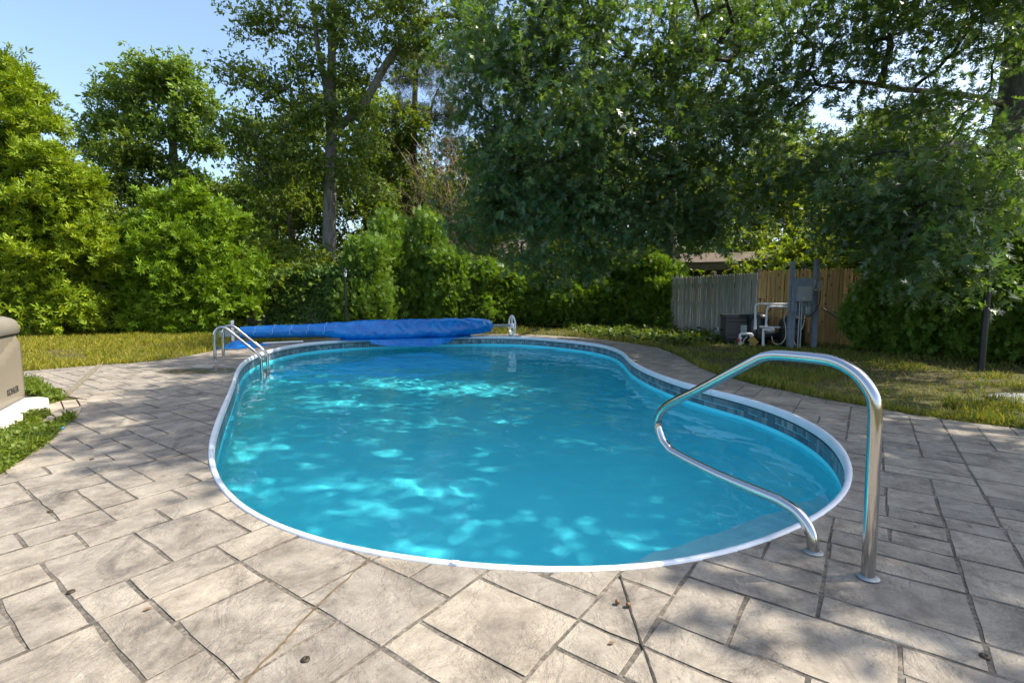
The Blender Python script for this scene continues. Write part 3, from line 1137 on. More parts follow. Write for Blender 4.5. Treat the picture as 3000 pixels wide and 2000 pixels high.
# ---- stand-by generator on its pad
ge = Vector((-5.272, 5.334, 0))
ed = Vector((.51, -.86, 0)).normalized()             # along the long face, towards the viewer
nf = Vector((-ed.y, ed.x, 0))                        # out of the long face
if nf.x < 0: nf = -nf
Gm = Matrix(((ed.x, nf.x, 0, ge.x), (ed.y, nf.y, 0, ge.y), (0, 0, 1, 0), (0, 0, 0, 1)))
gen = thing('generator', 'tan standby generator with rounded grey-brown lid and dark maker lettering', 'generator', (0, 0, 0))
body = MB()
NX, NZ = 24, 14
prof = [(0, .104), (0.0, .12), (0, .76), (0, .80)]
mb = MB()
mb.box(0.02, 1.20, -.62, -.012, .104, .80, Gm)
mb.build('body', M['tan_shell'], gen, 0.02)
# long face: panel with a curved scoop under the lid
Vv = np.zeros((NX + 1, NZ + 1, 3))
for i in range(NX + 1):
    x = 0.028 + 1.16 * i / NX
    for j in range(NZ + 1):
        z = .115 + (.795 - .115) * j / NZ
        cut = .70 - .16 * max(0, min(1, (x - .05) / .5)) ** 1.3 + .06 * min(1, x / .06) - .03
        d = 0.020 if z < cut else 0.020 - .030 * min(1, (z - cut) / .045)
        Vv[i, j] = Gm @ Vector((x, d - .012, z))
idx = np.arange((NX + 1) * (NZ + 1)).reshape(NX + 1, NZ + 1)
T = np.stack([idx[:-1, :-1], idx[:-1, 1:], idx[1:, 1:], idx[1:, :-1]], -1).reshape(-1, 4)
pan = link('side_panel', np_mesh('side_panel', Vv.reshape(-1, 3), T, True), M['tan_shell'], gen)
so = pan.modifiers.new('thickness', 'SOLIDIFY'); so.thickness = 0.008; so.offset = 0
ld = MB()
lp = []
for (d, z) in ((0.0, .805), (0.012, .815), (.012, .88), (-.004, .935), (-.035, .965), (-.08, .985), (-.15, .995)):
    x0, x1, y0, y1 = 0.0 - d, 1.22 + d, -.64 - d, 0.005 + d
    cr = .06
    loop = []
    for (cx_, cy_, a0_) in ((x1 - cr, y1 - cr, 0), (x0 + cr, y1 - cr, 90), (x0 + cr, y0 + cr, 180), (x1 - cr, y0 + cr, 270)):
        for q in range(5):
            a = math.radians(a0_ + q * 22.5)
            loop.append(Gm @ Vector((cx_ + cr * math.cos(a), cy_ + cr * math.sin(a), z)))
    lp.append(loop)
m = len(lp[0])
vs = [p for L in lp for p in L]
fs = [(k2 * m + i, k2 * m + (i + 1) % m, (k2 + 1) * m + (i + 1) % m, (k2 + 1) * m + i) for k2 in range(len(lp) - 1) for i in range(m)]
fs += [list(range(m))[::-1], list(range((len(lp) - 1) * m, len(lp) * m))]
ld.add(vs, fs, True).build('lid', M['tan_lid'], gen)
MB().box(0.0, 1.215, -.635, .003, .796, .8045, Gm).build('lid_seal', M['dark'], gen)


def lettering(text, size, Mx, mat, parent, name='lettering', bold=0.0):
    c = bpy.data.curves.new(name, 'FONT')
    c.body = text
    c.size = size
    c.extrude = 0.0012
    c.offset = bold
    c.align_x, c.align_y = 'CENTER', 'CENTER'
    o = bpy.data.objects.new(name, c)
    COL.objects.link(o)
    dg = bpy.context.evaluated_depsgraph_get()
    me = bpy.data.meshes.new_from_object(o.evaluated_get(dg))
    bpy.data.objects.remove(o)
    me.transform(Mx)
    me.materials.clear()
    return link(name, me, mat, parent)


# text local x runs towards the far end as read from the pool
tp_, _ = at(34, 1146, 5.0), 0
# meet the line of sight with the panel plane
r_ = ray(37, 1145)
t_ = ((ge + nf * .010) - Vector((0, 0, EYE))).dot(nf) / r_.dot(nf)
tc = Vector((0, 0, EYE)) + r_ * t_
tx = -ed if (-ed).cross(Vector((0, 0, 1))).dot(nf) > 0 else ed
Mt = Matrix(((tx.x, 0, nf.x, tc.x + nf.x * .004), (tx.y, 0, nf.y, tc.y + nf.y * .004), (0, 1, 0, tc.z), (0, 0, 0, 1)))
lettering("KOHLER", 0.088, Mt, M['dark'], gen, bold=0.0016)
pd_ = thing('generator_pad', 'rough white slab under the tan generator', 'pad', (0, 0, 0))
NX, NY = 30, 16
Vv = []
for i in range(NX + 1):
    for j in range(NY + 1):
        x, y = -.03 + 1.43 * i / NX, -.85 + (1.00 + .07 * math.sin(i * .35)) * j / NY
        e = min(x + .03, 1.40 - x, y + .85, (NY - j) * .06)
        jx = (.035 * math.sin(j * 1.9 + 1) + .02 * math.sin(j * 4.1)) if e < .02 else 0
        Vv.append(Gm @ Vector((x + jx, y + (.02 * math.sin(i * 1.7) if e < .02 else 0), .103 - (.0 if e > .03 else .02) + (.004 * math.sin(i * 1.3 + j * 2.1) if -.02 < -e else 0) * 0)))
top = np.array(Vv)
idx = np.arange(len(Vv)).reshape(NX + 1, NY + 1)
T = [list(f) for f in np.stack([idx[:-1, :-1], idx[1:, :-1], idx[1:, 1:], idx[:-1, 1:]], -1).reshape(-1, 4)]
bd = list(idx[:, 0]) + list(idx[-1, 1:]) + list(idx[-2::-1, -1]) + list(idx[0, -2:0:-1])
k0 = len(Vv)
vs = [tuple(p) for p in top] + [(top[i][0], top[i][1], -.02) for i in bd]
T += [[bd[i], k0 + i, k0 + (i + 1) % len(bd), bd[(i + 1) % len(bd)]] for i in range(len(bd))]
MB().add(vs, T).build('slab', M['pad'], pd_)

# ---- old flagstones beside the generator
fl_ = thing('flagstone_patch', 'patch of old broken flagstones between generator pad and deck', 'flagstones', (0, 0, 0))
M['flag'] = simple('old_flagstone', (0.36, 0.30, 0.22), 0.85, 0, 0.45, 5, 0.7)
PXS = [[(140, 1186), (176, 1176), (185, 1197), (150, 1213)], [(179, 1175), (222, 1172), (233, 1188), (188, 1197)], [(226, 1171), (252, 1172), (258, 1186), (236, 1188)],
       [(112, 1232), (147, 1217), (162, 1222), (148, 1241), (108, 1246)], [(152, 1214), (190, 1200), (201, 1212), (166, 1226)], [(193, 1199), (238, 1191), (236, 1207), (205, 1213)],
       [(154, 1241), (168, 1228), (200, 1216), (214, 1218), (190, 1240), (158, 1250)]]
for q in PXS:
    P = [gp(*p)[:2] for p in q]
    c = np.mean([list(p) for p in P], 0)
    z = R.uniform(.006, .016)
    mb = MB().prism([((p[0] - c[0]) * .97, (p[1] - c[1]) * .97) for p in P][::-1], -.02, z)
    o = mb.build('stone', M['flag'], fl_, 0.004)
    o.location = (c[0], c[1], 0)

# ---- round stepping stone at the right
c = Vector((5.95, 5.55, 0))
o = thing('stepping_stone', 'round grey stone slab lying on the lawn at the frame edge', 'stone', (c.x, c.y, 0))
MB().lathe([(.0, .034), (.40, .034), (.425, .028), (.43, .018), (.43, -.02)], None, 40).build('slab', simple('grey_disc', (.19, .195, .20), .8, 0, .45, 11, .6), o)

# ---- small deck anchors, a blue bottle cap, acorns and dead leaves
LBL = {0: 'brass cover anchor in the sunny deck at lower left', 1: 'brass cover anchor at the bottom edge left of the dark crack', 2: 'small brass anchor by the shadow tip left of the pool',
       3: 'brass anchor farthest left beside the weeds', 4: 'brass anchor in the shaded slabs at lower right'}
for i, q in enumerate([(208, 1733), (895, 1932), (269, 1345), (147, 1498), (2885, 1923)]):
    c = gp(*q)
    o = tag(MB().lathe([(0, .0035), (.005, .0035), (.0055, .005), (.0085, .005), (.0095, .0038), (.0135, .0036), (.0145, .002), (.0145, -.006)], None, 20).build('deck_anchor', M['brass']), LBL[i], 'anchor', 'cover anchors in the deck')
    o.location = (c.x, c.y, .0015)
M['acorn'] = simple('acorn_brown', (.16, .075, .03), .5)
for i, q in enumerate([(1838, 1774), (1807, 1766)]):
    c = gp(*q)
    o = tag(MB().lathe([(0, .0), (.006, .001), (.0085, .006), (.0085, .012), (.0095, .0125), (.009, .017), (.004, .02), (0, .021)], Matrix.Rotation(1.2, 4, 'X'), 12).build('acorn', M['acorn']),
            ['acorn lying in the dark joint in front of the pool', 'acorn just left of the dark joint in the deck'][i], 'acorn', 'acorns on the deck')
    o.location = (c.x, c.y, .009)
M['dead_leaf'] = simple('dead_leaf', (.17, .09, .04), .7, 0, .5, 20)
for i, (px, py, lab) in enumerate([(1792, 1887, 'dry brown leaf scrap on the bright slab below the pool'), (2683, 1544, 'dry brown leaf on the shaded slabs right of the hand rail'),
                                   (2842, 1545, 'second dry leaf far right on the shaded slabs'), (433, 1787, 'dark twig scrap on the sunny slab at left')]):
    c = gp(px, py)
    s = R.uniform(.011, .019)
    o = tag(MB().add([(-s, 0, .001), (-s * .2, s * .5, .006), (s, 0, .003), (-s * .2, -s * .45, .004), (0, 0, .0015)], [(0, 4, 1), (1, 4, 2), (2, 4, 3), (3, 4, 0)]).build('dead_leaf', M['dead_leaf']), lab, 'leaf', 'dead leaves on the deck')
    o.location = (c.x, c.y, .004)
    o.rotation_euler = (0, 0, R.uniform(0, 6.28))
c = gp(183, 1257)
o = tag(MB().lathe([(0, .014), (.013, .014), (.015, .012), (.0155, 0)], None, 16).build('bottle_cap', M['cover']), 'bright blue bottle cap at the weedy deck edge', 'bottle cap')
o.location = (c.x, c.y, .004)

# ================================================================== FENCES, PUMP CORNER, LAMPS
M['old_picket'] = wood('weathered_picket', (.21, .20, .175), (.44, .42, .37))
M['new_picket'] = wood('cedar_picket', (.47, .265, .095), (.74, .465, .19), True)
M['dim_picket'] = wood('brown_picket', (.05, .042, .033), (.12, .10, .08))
M['post'] = wood('fence_post', (.06, .055, .045), (.14, .13, .11))


def picket_mesh(name, wd, h, th, mat, pointed):
    """half-round stockade picket with a pointed or rounded head"""
    sec = [(-wd / 2, 0), (-wd / 2, -th * .35), (-wd * .25, -th * .85), (wd * .25, -th * .85), (wd / 2, -th * .35), (wd / 2, 0)]
    vs, fs = [], []
    lev = [(0, 1.0), (h - wd * (1.1 if pointed else .55), 1.0), (h - wd * (.35 if pointed else .2), .62 if pointed else .78), (h, .16 if pointed else .45)]
    for z, k_ in lev:
        vs += [(x * k_, y * (k_ ** .3), z) for x, y in sec]
    m_ = len(sec)
    for a in range(len(lev) - 1):
        for b_ in range(m_):
            fs.append((a * m_ + b_, a * m_ + (b_ + 1) % m_, (a + 1) * m_ + (b_ + 1) % m_, (a + 1) * m_ + b_))
    fs += [list(range(m_))[::-1], list(range((len(lev) - 1) * m_, len(lev) * m_))]
    me = MB().add(vs, fs).mesh(name)
    me.materials.append(mat)
    return me


def fence(name, label, A, B, pitch, wd, h, mat, pointed, posts, rails=True, group=None, zjit=.03, lift=0.0):
    A, B = Vector((*A, 0)), Vector((*B, 0))
    d = B - A
    ang = math.atan2(d.y, d.x)
    t = thing(name, label, 'fence', A, ang, group)
    me = [picket_mesh('picket', wd * k_, h, .022, mat, pointed) for k_ in (1.0, .93, 1.05)]
    nn = int(d.length / pitch)
    for i in range(nn):
        o = bpy.data.objects.new('picket', R.choice(me))
        COL.objects.link(o)
        o.parent = t
        o.location = ((i + .5) * pitch, R.uniform(-.004, .002), R.uniform(-zjit, zjit) * .5 + lift)
        o.rotation_euler = (R.uniform(-.004, .008), R.uniform(-.008, .008), R.uniform(-.05, .05))
    if rails:
        for z in (.28, h * .55, h - .25):
            MB().box(0, d.length, .002, .06, z - .035, z + .035).build('rail', M['post'], t)
    for x in posts:
        MB().box(x - .055, x + .055, .065, .17, 0, h + .10).build('post', M['post'], t, .004)
    return t


fence('grey_fence', 'weathered grey stockade picket fence beside the shed', (5.35, 16.9), (6.42, 13.15), .0925, .089, 1.80, M['old_picket'], False, (0.1, 2.0, 3.75))
fence('cedar_fence', 'new orange-brown cedar stockade fence behind the pool equipment', (6.40, 13.05), (8.15, 12.02), .0655, .064, 1.86, M['new_picket'], True, (1.0,))
fence('side_fence', 'cedar fence mostly hidden by the right hedge', (8.17, 12.0), (8.75, 10.75), .0655, .064, 1.84, M['new_picket'], True, ())
sf = fence('low_fence', 'cedar boards showing beneath the skirt of the right hedge', (8.77, 10.72), (13.0, 7.0), .0655, .064, 1.84, M['new_picket'], True, (1.2, 3.2), lift=.10)
MB().box(0, 5.6, -.075, -.03, .03, .10).build('kick_rail', M['old_board'], sf, .004)
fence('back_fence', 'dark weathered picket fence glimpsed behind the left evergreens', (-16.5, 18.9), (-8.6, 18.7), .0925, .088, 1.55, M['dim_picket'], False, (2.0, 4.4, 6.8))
fence('ivy_fence', 'grey picket fence buried under ivy left of the black lamp', (-9.7, 18.2), (-5.6, 18.45), .0925, .089, 1.93, M['old_picket'], False, (0.2, 2.2, 4.0))

# ---- pool heater
Hh = thing('pool_heater', 'dark brown pool heater box with a white label by the grey fence', 'heater', (5.80, 13.0, 0), -.12)
MB().box(-.29, .29, -.26, .26, .10, .62).build('casing', M['heater'], Hh, .012)
MB().box(-.31, .31, -.28, .28, .62, .72).build('top', M['heater'], Hh, .02)
MB().box(.02, .26, -.2835, -.18, .635, .728).build('control_panel', M['dark'], Hh, .004)
MB().box(-.24, .25, -.2635, -.258, .520, .545).build('slot', M['dark'], Hh)
MB().box(-.25, .28, -.2635, -.258, .20, .215).build('slot', M['dark'], Hh)
lb_ = MB().box(.07, .26, -.265, -.2595, .24, .45).build('notice', M['label'], Hh)
for i in range(7): MB().box(.085, .085 + (.16 if i % 3 else .08), -.2662, -.2652, .425 - i * .026, .433 - i * .026).build('print', M['grey_paint'], lb_)
MB().box(-.33, .33, -.30, .30, 0, .10).build('plinth', M['dark'], Hh, .01)
MB().tube(smooth_path([(-.30, 0, .30), (-.40, -.02, .34), (-.52, -.03, .33), (-.56, -.03, .22), (-.56, -.03, 0)], 4), .018, 8).build('gas_pipe', M['dark'], Hh)
MB().lathe([(.0, .40), (.035, .40), (.04, .36), (.04, .27), (.03, .25), (0, .25)], Matrix.Translation((-.42, -.03, 0)), 12).build('regulator', M['grey_metal'], Hh)

# ---- pump and its pipes
pp = thing('pool_pump', 'black pool pump with looped white pipes in front of the cedar fence', 'pump', (6.25, 12.35, 0))
MB().lathe([(.0, .0), (.24, .0), (.25, .05), (.25, .62), (.20, .72), (.08, .78), (0, .78)], Matrix.Translation((-.05, .25, 0)), 24).build('pump_tank', M['black'], pp)
MB().tube([(-.15, -.15, .22), (.30, -.15, .22)], .095, 16).build('motor', M['black'], pp)
MB().lathe([(.0, .40), (.085, .40), (.09, .37), (.09, .18), (.06, .10), (0, .10)], Matrix.Translation((-.18, -.15, 0)), 16).build('strainer', M['dark'], pp)


def pw_(px, py, Y, o=(6.25, 12.35, 0)):
    return at(px, py, Y) - Vector(o)


def pipe(pts, r_, parent, name='pipe', mat=None, cou=True):
    o = MB().tube(smooth_path(pts, 1) if False else pts, r_, 12).build(name, mat or M['pvc'], parent)
    if cou:
        for p, q in ((pts[0], pts[1]), (pts[-1], pts[-2])):
            d_ = (Vector(q) - Vector(p)).normalized()
            MB().tube([Vector(p) + d_ * .0, Vector(p) + d_ * .075], r_ * 1.28, 12).build('coupling', mat or M['pvc'], o)
    return o


def elbow(pts, r_=.05, k_=4):
    """round the inner corners of a pipe run"""
    P = [Vector(p) for p in pts]
    out_ = [P[0]]
    for i in range(1, len(P) - 1):
        a_ = (P[i - 1] - P[i]).normalized() * r_
        b_ = (P[i + 1] - P[i]).normalized() * r_
        for q in range(k_ + 1):
            t = q / k_
            out_.append(P[i] + a_ * (1 - t) ** 2 + b_ * t ** 2)
    out_.append(P[-1])
    return out_


Y1 = 12.15
pipe(elbow([pw_(2212, 965, Y1), pw_(2214, 890, Y1), pw_(2312, 891, 12.0)], .07), .027, pp)
pipe(elbow([pw_(2244, 957, 12.05), pw_(2248, 898, 12.05), pw_(2312, 899, 11.95)], .07), .024, pp)
pipe([pw_(2226, 957, 12.0), pw_(2286, 959, 12.0)], .022, pp)
pipe(elbow([pw_(2236, 1013, 11.8), pw_(2236, 964, 11.8), pw_(2262, 966, 11.9)], .05), .028, pp)
MB().tube([pw_(2243, 967, 11.85), pw_(2252, 967, 11.85), pw_(2266, 966, 11.85), pw_(2268, 966, 11.85)], [.03, .055, .055, .03], 14).build('union', M['label'], pp)
pipe(elbow([pw_(2168, 1010, 12.1), pw_(2168, 978, 12.1), pw_(2204, 978, 12.1), pw_(2201, 1011, 12.1)], .05), .031, pp)
for (px, py) in ((2169, 990), (2201, 984), (2201, 992), (2169, 1002)):
    MB().tube([pw_(px, py, 12.1) + Vector((0, 0, -.02)), pw_(px, py, 12.1) + Vector((0, 0, .02))], .042, 12).build('coupling', M['pvc'], pp)
MB().tube([pw_(2163, 992, 12.0), pw_(2163, 1003, 12.0)], .035, 10).build('drain_cap', M['red'], pp)
MB().tube([pw_(2227, 890, Y1), pw_(2227, 877, Y1)], .014, 8).build('valve_stem', M['dark'], pp)
MB().tube([pw_(2223, 875, Y1), pw_(2231, 875, Y1)], .02, 8).build('valve_handle', M['dark'], pp)
MB().tube(smooth_path([pw_(2176, 1008, 12.0), pw_(2180, 995, 12.0), pw_(2190, 985, 12.0)], 4), .012, 6).build('hose', M['cable'], pp)
c = at(2207, 994, 11.95)
yc = tag(MB().box(-.105, .105, -.02, .02, -.075, .075, Matrix.Rotation(.75, 4, 'Y')).build('yellow_board', M['yellow'], None, .003), 'yellow board propped up under the white pump pipes', 'board')
yc.location = (c.x, c.y, .115)

# ---- posts with the electric panel
us = thing('utility_stand', 'two grey wooden posts carrying an electrical panel and conduits', 'utility stand', (0, 0, 0))
YP = 11.55
pl0, pr0 = gp(2314, 1017), gp(2393, 1019)
MB().box(pl0.x - .058, pl0.x + .058, YP, YP + .10, 0, .80).build('post', M['grey_paint'], us, .005)
MB().box(pl0.x - .03, pl0.x + .05, YP + .10, YP + .19, 0, 1.99).build('post', M['grey_paint'], us, .005)
MB().box(pr0.x - .06, pr0.x + .045, YP, YP + .10, 0, .82).build('post', M['grey_paint'], us, .005)
MB().box(pr0.x - .02, pr0.x + .045, YP + .10, YP + .19, 0, 2.04).build('post', M['grey_paint'], us, .005)
MB().box(pr0.x + .055, pr0.x + .095, YP + .13, YP + .20, 0, 2.04).build('post', M['grey_paint'], us, .005)
bx0, bx1 = pl0.x - .02, pr0.x - .07
for i, (a_, b_, z0, z1) in enumerate(((0, .30, 1.38, 1.60), (.304, .56, 1.38, 1.60), (.564, 1.0, 1.38, 1.60), (0, 1, .74, 1.376))):
    MB().box(bx0 + (bx1 - bx0) * a_, bx0 + (bx1 - bx0) * b_, YP - .025, YP - .002, z0, z1).build('board', M['grey_paint'], us, .002)
MB().box(pl0.x - .075, pl0.x + .02, YP - .06, YP - .027, .80, 1.50).build('board', M['grey_paint'], us, .003)
MB().box(pr0.x - .07, pr0.x + .03, YP - .03, YP - .002, .78, .92).build('board', M['grey_paint'], us, .003)
ebx = (at(2326.5, 860, YP).x, at(2369, 860, YP).x)
eb = MB().box(ebx[0], ebx[1], YP - .15, YP - .027, 1.07, 1.415).build('breaker_box', M['grey_metal'], us, .008)
MB().box(ebx[0] + .006, ebx[1] - .006, YP - .158, YP - .152, 1.10, 1.408).build('door', M['grey_metal'], eb, .002)
MB().box(ebx[0] + .11, ebx[0] + .19, YP - .165, YP - .159, 1.14, 1.150).build('latch', M['steel'], eb)
MB().box(pr0.x - .055, pr0.x + .035, YP - .07, YP - .01, 1.40, 1.52).build('junction_box', M['grey_metal'], us, .006)
ob = at(2360, 912, YP)
o2 = MB().box(ob.x - .06, ob.x + .06, YP - .11, YP - .027, .78, .955).build('outlet_box', M['grey_metal'], us, .015)
MB().box(ob.x - .035, ob.x + .03, YP - .117, YP - .111, .83, .93).build('cover', M['grey_metal'], o2, .004)
for px in (2340, 2346.5):
    p = at(px, 950, YP - .08)
    MB().tube([(p.x, YP - .085, 1.07), (p.x, YP - .085, 0)], .017, 10).build('conduit', M['grey_metal'], us)
MB().tube([(ob.x + .03, YP - .07, 1.07), (ob.x + .03, YP - .07, .955)], .014, 8).build('conduit', M['grey_metal'], us)
MB().tube(smooth_path([at(2358, 922, YP - .1), at(2355, 945, YP - .1), at(2349, 965, YP - .1)], 4), .009, 6).build('cable', M['cable'], us)
MB().tube(smooth_path([at(2389, 820, YP - .08), at(2386, 835, YP - .08), at(2383, 845, YP - .09), at(2388, 850, YP - .1), at(2398, 851, YP - .1), at(2410, 843, YP - .1), at(2409, 838, YP - .1), at(2398, 842, YP - .1), at(2389, 850, YP - .1)], 5), .008, 6).build('cable', M['cable'], us)
MB().tube(smooth_path([at(2404, 850, YP - .05), at(2401, 885, YP - .06), at(2388, 912, YP - .09), at(2372, 926, YP - .06), at(2363, 925, YP - .04)], 5), .011, 6).build('cable', M['dark'], us)
MB().tube(smooth_path([at(2334, 890, YP - .1), at(2330, 925, YP - .1), at(2322, 960, YP - .06), at(2322, 990, YP - .06), at(2332, 1014, YP - .06)], 5), .01, 6).build('cable', M['grey_paint'], us)
ft_ = thing('pool_filter', 'black filter tank standing behind the utility posts', 'filter', (6.72, 11.98, 0))
MB().lathe([(0, 0), (.27, 0), (.28, .04), (.28, .56), (.24, .66), (.10, .73), (.05, .75), (0, .75)], None, 28).build('tank', M['black'], ft_)
MB().lathe([(.283, .40), (.292, .405), (.292, .43), (.283, .435)], None, 28).build('clamp_band', M['dark'], ft_)
tag(MB().tube(smooth_path([at(2311, 893, 11.75), at(2304, 912, 11.7), at(2297, 935, 11.7), at(2301, 955, 11.7), at(2302, 985, 11.6), at(2292, 1003, 11.55), at(2278, 1008, 11.5), at(2265, 1002, 11.6), at(2261, 985, 11.7)], 5), .010, 6).build('garden_cable', M['cable']),
    'pale cable looping down in front of the cedar fence', 'cable')
tag(MB().tube([at(2406, 901, 12.0), at(2420, 909, 12.0), at(2482, 952, 11.5)], .02, 8).build('broom_pole', M['old_board']), 'thin wooden pole leaning across the cedar fence', 'pole')

# ---- lamps
c = gp(2874, 1086)
lp_ = thing('light_post', 'dark grey garden light post with open angled head by the right hedge', 'light post', (c.x, c.y, 0))
MB().tube([(0, 0, 0), (0, 0, 1.56)], [.047, .043], 14).build('post', M['black'], lp_)
hd = MB()
for sx in (-1, 1):
    hd.tube([(sx * .045, -.03, 1.55), (sx * .15, -.05, 1.84)], .012, 6)
hd.box(-.165, .165, -.10, .06, 1.84, 1.868).box(-.065, .065, -.05, .05, 1.53, 1.575)
hd.build('lamp_head', M['black'], lp_, .003)
MB().lathe([(.0, 1.60), (.045, 1.60), (.05, 1.64), (.05, 1.78), (.0, 1.80)], None, 14).build('lamp_glass', M['frost'], lp_)
c = at(1015, 930, 17.0)
ll = thing('lamp_post', 'slim black lantern post with a small frosted lamp in front of the ivy', 'lamp post', (c.x, 17.0, 0))
MB().tube([(0, 0, 0), (0, 0, 1.80)], [.048, .040], 12).build('post', M['black'], ll)
MB().tube([(0, 0, 1.33), (.26, 0, 1.33)], .012, 6).build('ladder_bar', M['black'], ll)
MB().lathe([(.045, 1.80), (.062, 1.82), (.04, 1.835), (.04, 1.84)], None, 12).build('collar', M['black'], ll)
MB().lathe([(.042, 1.84), (.062, 2.0)], None, 6, False).build('lamp_glass', M['frost'], ll)
mb = MB()
for q in range(6):
    a = math.pi / 3 * q
    mb.tube([(.045 * math.cos(a), .045 * math.sin(a), 1.84), (.066 * math.cos(a), .066 * math.sin(a), 2.0)], .006, 5)
mb.build('lantern_frame', M['black'], ll)
MB().lathe([(.095, 2.0), (.10, 2.008), (.055, 2.06), (.025, 2.075), (.018, 2.10), (.008, 2.13), (0, 2.14)], None, 12).build('lantern_roof', M['black'], ll)

# ---- shed behind the grey fence and the neighbours' houses
M['shed_roof'] = simple('mossy_roof', (.11, .08, .055), .9, 0, .5, 5, .5)
M['shed_wall'] = wood('shed_board', (.035, .03, .025), (.075, .065, .055))
M['siding'] = simple('pale_siding', (.60, .60, .60), .7, 0, .08)
M['roof_red'] = simple('roof_shingle', (.15, .115, .105), .9, 0, .35, 8, .6)
M['glass'] = simple('window_glass', (.03, .035, .04), .08)
sh = thing('shed', 'low brown shed with a mossy roof edge behind the grey fence', 'shed', (7.1, 18.6, 0), -.35)
MB().box(-1.6, 1.9, -.9, 1.3, 0, 2.15).build('wall', M['shed_wall'], sh)
mb = MB()
mb.add([(-1.9, -1.25, 2.36), (2.2, -1.25, 2.36), (2.2, .2, 2.78), (-1.9, .2, 2.78), (2.2, 1.6, 2.36), (-1.9, 1.6, 2.36),
        (-1.9, -1.25, 2.30), (2.2, -1.25, 2.30), (2.2, .2, 2.70), (-1.9, .2, 2.70), (2.2, 1.6, 2.30), (-1.9, 1.6, 2.30)],
       [(0, 1, 2, 3), (3, 2, 4, 5), (6, 9, 8, 7), (9, 11, 10, 8), (0, 6, 7, 1), (5, 4, 10, 11), (0, 3, 9, 6), (3, 5, 11, 9), (1, 7, 8, 2), (2, 8, 10, 4)])
mb.build('roof', M['shed_roof'], sh)
MB().box(-1.88, 2.18, -1.24, -1.20, 2.08, 2.295).build('fascia', M['old_board'], sh)


def house(name, label, loc, rz, w_, d_, h_, rh, wins):
    t = thing(name, label, 'house', loc, rz)
    wl = MB()
    nb = int(h_ / .18)
    for i in range(nb):                             # lapped siding boards
        z0, z1 = i * h_ / nb, (i + 1) * h_ / nb
        wl.add([(-w_ / 2, -d_ / 2 - .018, z0), (w_ / 2, -d_ / 2 - .018, z0), (w_ / 2, -d_ / 2, z1), (-w_ / 2, -d_ / 2, z1), (-w_ / 2, -d_ / 2, z0), (w_ / 2, -d_ / 2, z0)], [(0, 1, 2, 3), (4, 5, 1, 0)])
    wl.box(-w_ / 2, w_ / 2, -d_ / 2 + .03, d_ / 2, 0, h_)
    wl.add([(-w_ / 2, -d_ / 2, h_), (-w_ / 2, d_ / 2, h_), (-w_ / 2, 0, h_ + rh), (w_ / 2, -d_ / 2, h_), (w_ / 2, d_ / 2, h_), (w_ / 2, 0, h_ + rh)], [(0, 2, 1), (3, 4, 5)])
    wl.build('wall', M['siding'], t)
    e = .35
    k_ = rh / (d_ / 2)
    MB().add([(-w_ / 2 - e, -d_ / 2 - e, h_ - e * k_ + .05), (w_ / 2 + e, -d_ / 2 - e, h_ - e * k_ + .05), (w_ / 2 + e, 0, h_ + rh + .05), (-w_ / 2 - e, 0, h_ + rh + .05), (w_ / 2 + e, d_ / 2 + e, h_ - e * k_ + .05), (-w_ / 2 - e, d_ / 2 + e, h_ - e * k_ + .05),
              (-w_ / 2 - e, -d_ / 2 - e, h_ - e * k_ - .08), (w_ / 2 + e, -d_ / 2 - e, h_ - e * k_ - .08), (w_ / 2 + e, 0, h_ + rh - .08), (-w_ / 2 - e, 0, h_ + rh - .08), (w_ / 2 + e, d_ / 2 + e, h_ - e * k_ - .08), (-w_ / 2 - e, d_ / 2 + e, h_ - e * k_ - .08)],
             [(0, 1, 2, 3), (3, 2, 4, 5), (6, 9, 8, 7), (9, 11, 10, 8), (0, 6, 7, 1), (5, 4, 10, 11), (0, 3, 9, 6), (3, 5, 11, 9), (1, 7, 8, 2), (2, 8, 10, 4)]).build('roof', M['roof_red'], t)
    for (x, z, a_, b_) in wins:
        f = MB()
        for (p, q, r_, s_2) in ((-a_ / 2 - .08, a_ / 2 + .08, b_ / 2, b_ / 2 + .08), (-a_ / 2 - .08, a_ / 2 + .08, -b_ / 2 - .08, -b_ / 2), (-a_ / 2 - .08, -a_ / 2, -b_ / 2, b_ / 2), (a_ / 2, a_ / 2 + .08, -b_ / 2, b_ / 2), (-a_ / 2, a_ / 2, -.025, .025)):
            f.box(x + p, x + q, -d_ / 2 - .06, -d_ / 2 - .02, z + r_, z + s_2)
        fo = f.build('window', M['white'], t)
        MB().box(x - a_ / 2, x + a_ / 2, -d_ / 2 - .035, -d_ / 2 - .022, z - b_ / 2, z + b_ / 2).build('pane', M['glass'], fo)
    return t


house('house', 'pale neighbour house with reddish roof glimpsed behind the centre hedge', (1.2, 40, 0), .08, 16, 9, 4.2, 2.4, [(-5, 2.7, 1.0, 1.3), (-1.2, 2.7, 1.0, 1.3), (3.2, 2.7, 1.8, 1.3), (6.2, 2.7, 1.0, 1.3)])
house('bungalow', 'small white house glimpsed through the tall evergreen at far left', (-27, 32, 0), .35, 10, 7, 3.2, 2.0, [(-2, 1.9, 1.0, 1.2), (2, 1.9, 1.0, 1.2)])

# ================================================================== TREES, HEDGES, GRASS
def unit(a):
    return a / np.maximum(np.linalg.norm(a, axis=-1, keepdims=True), 1e-9)


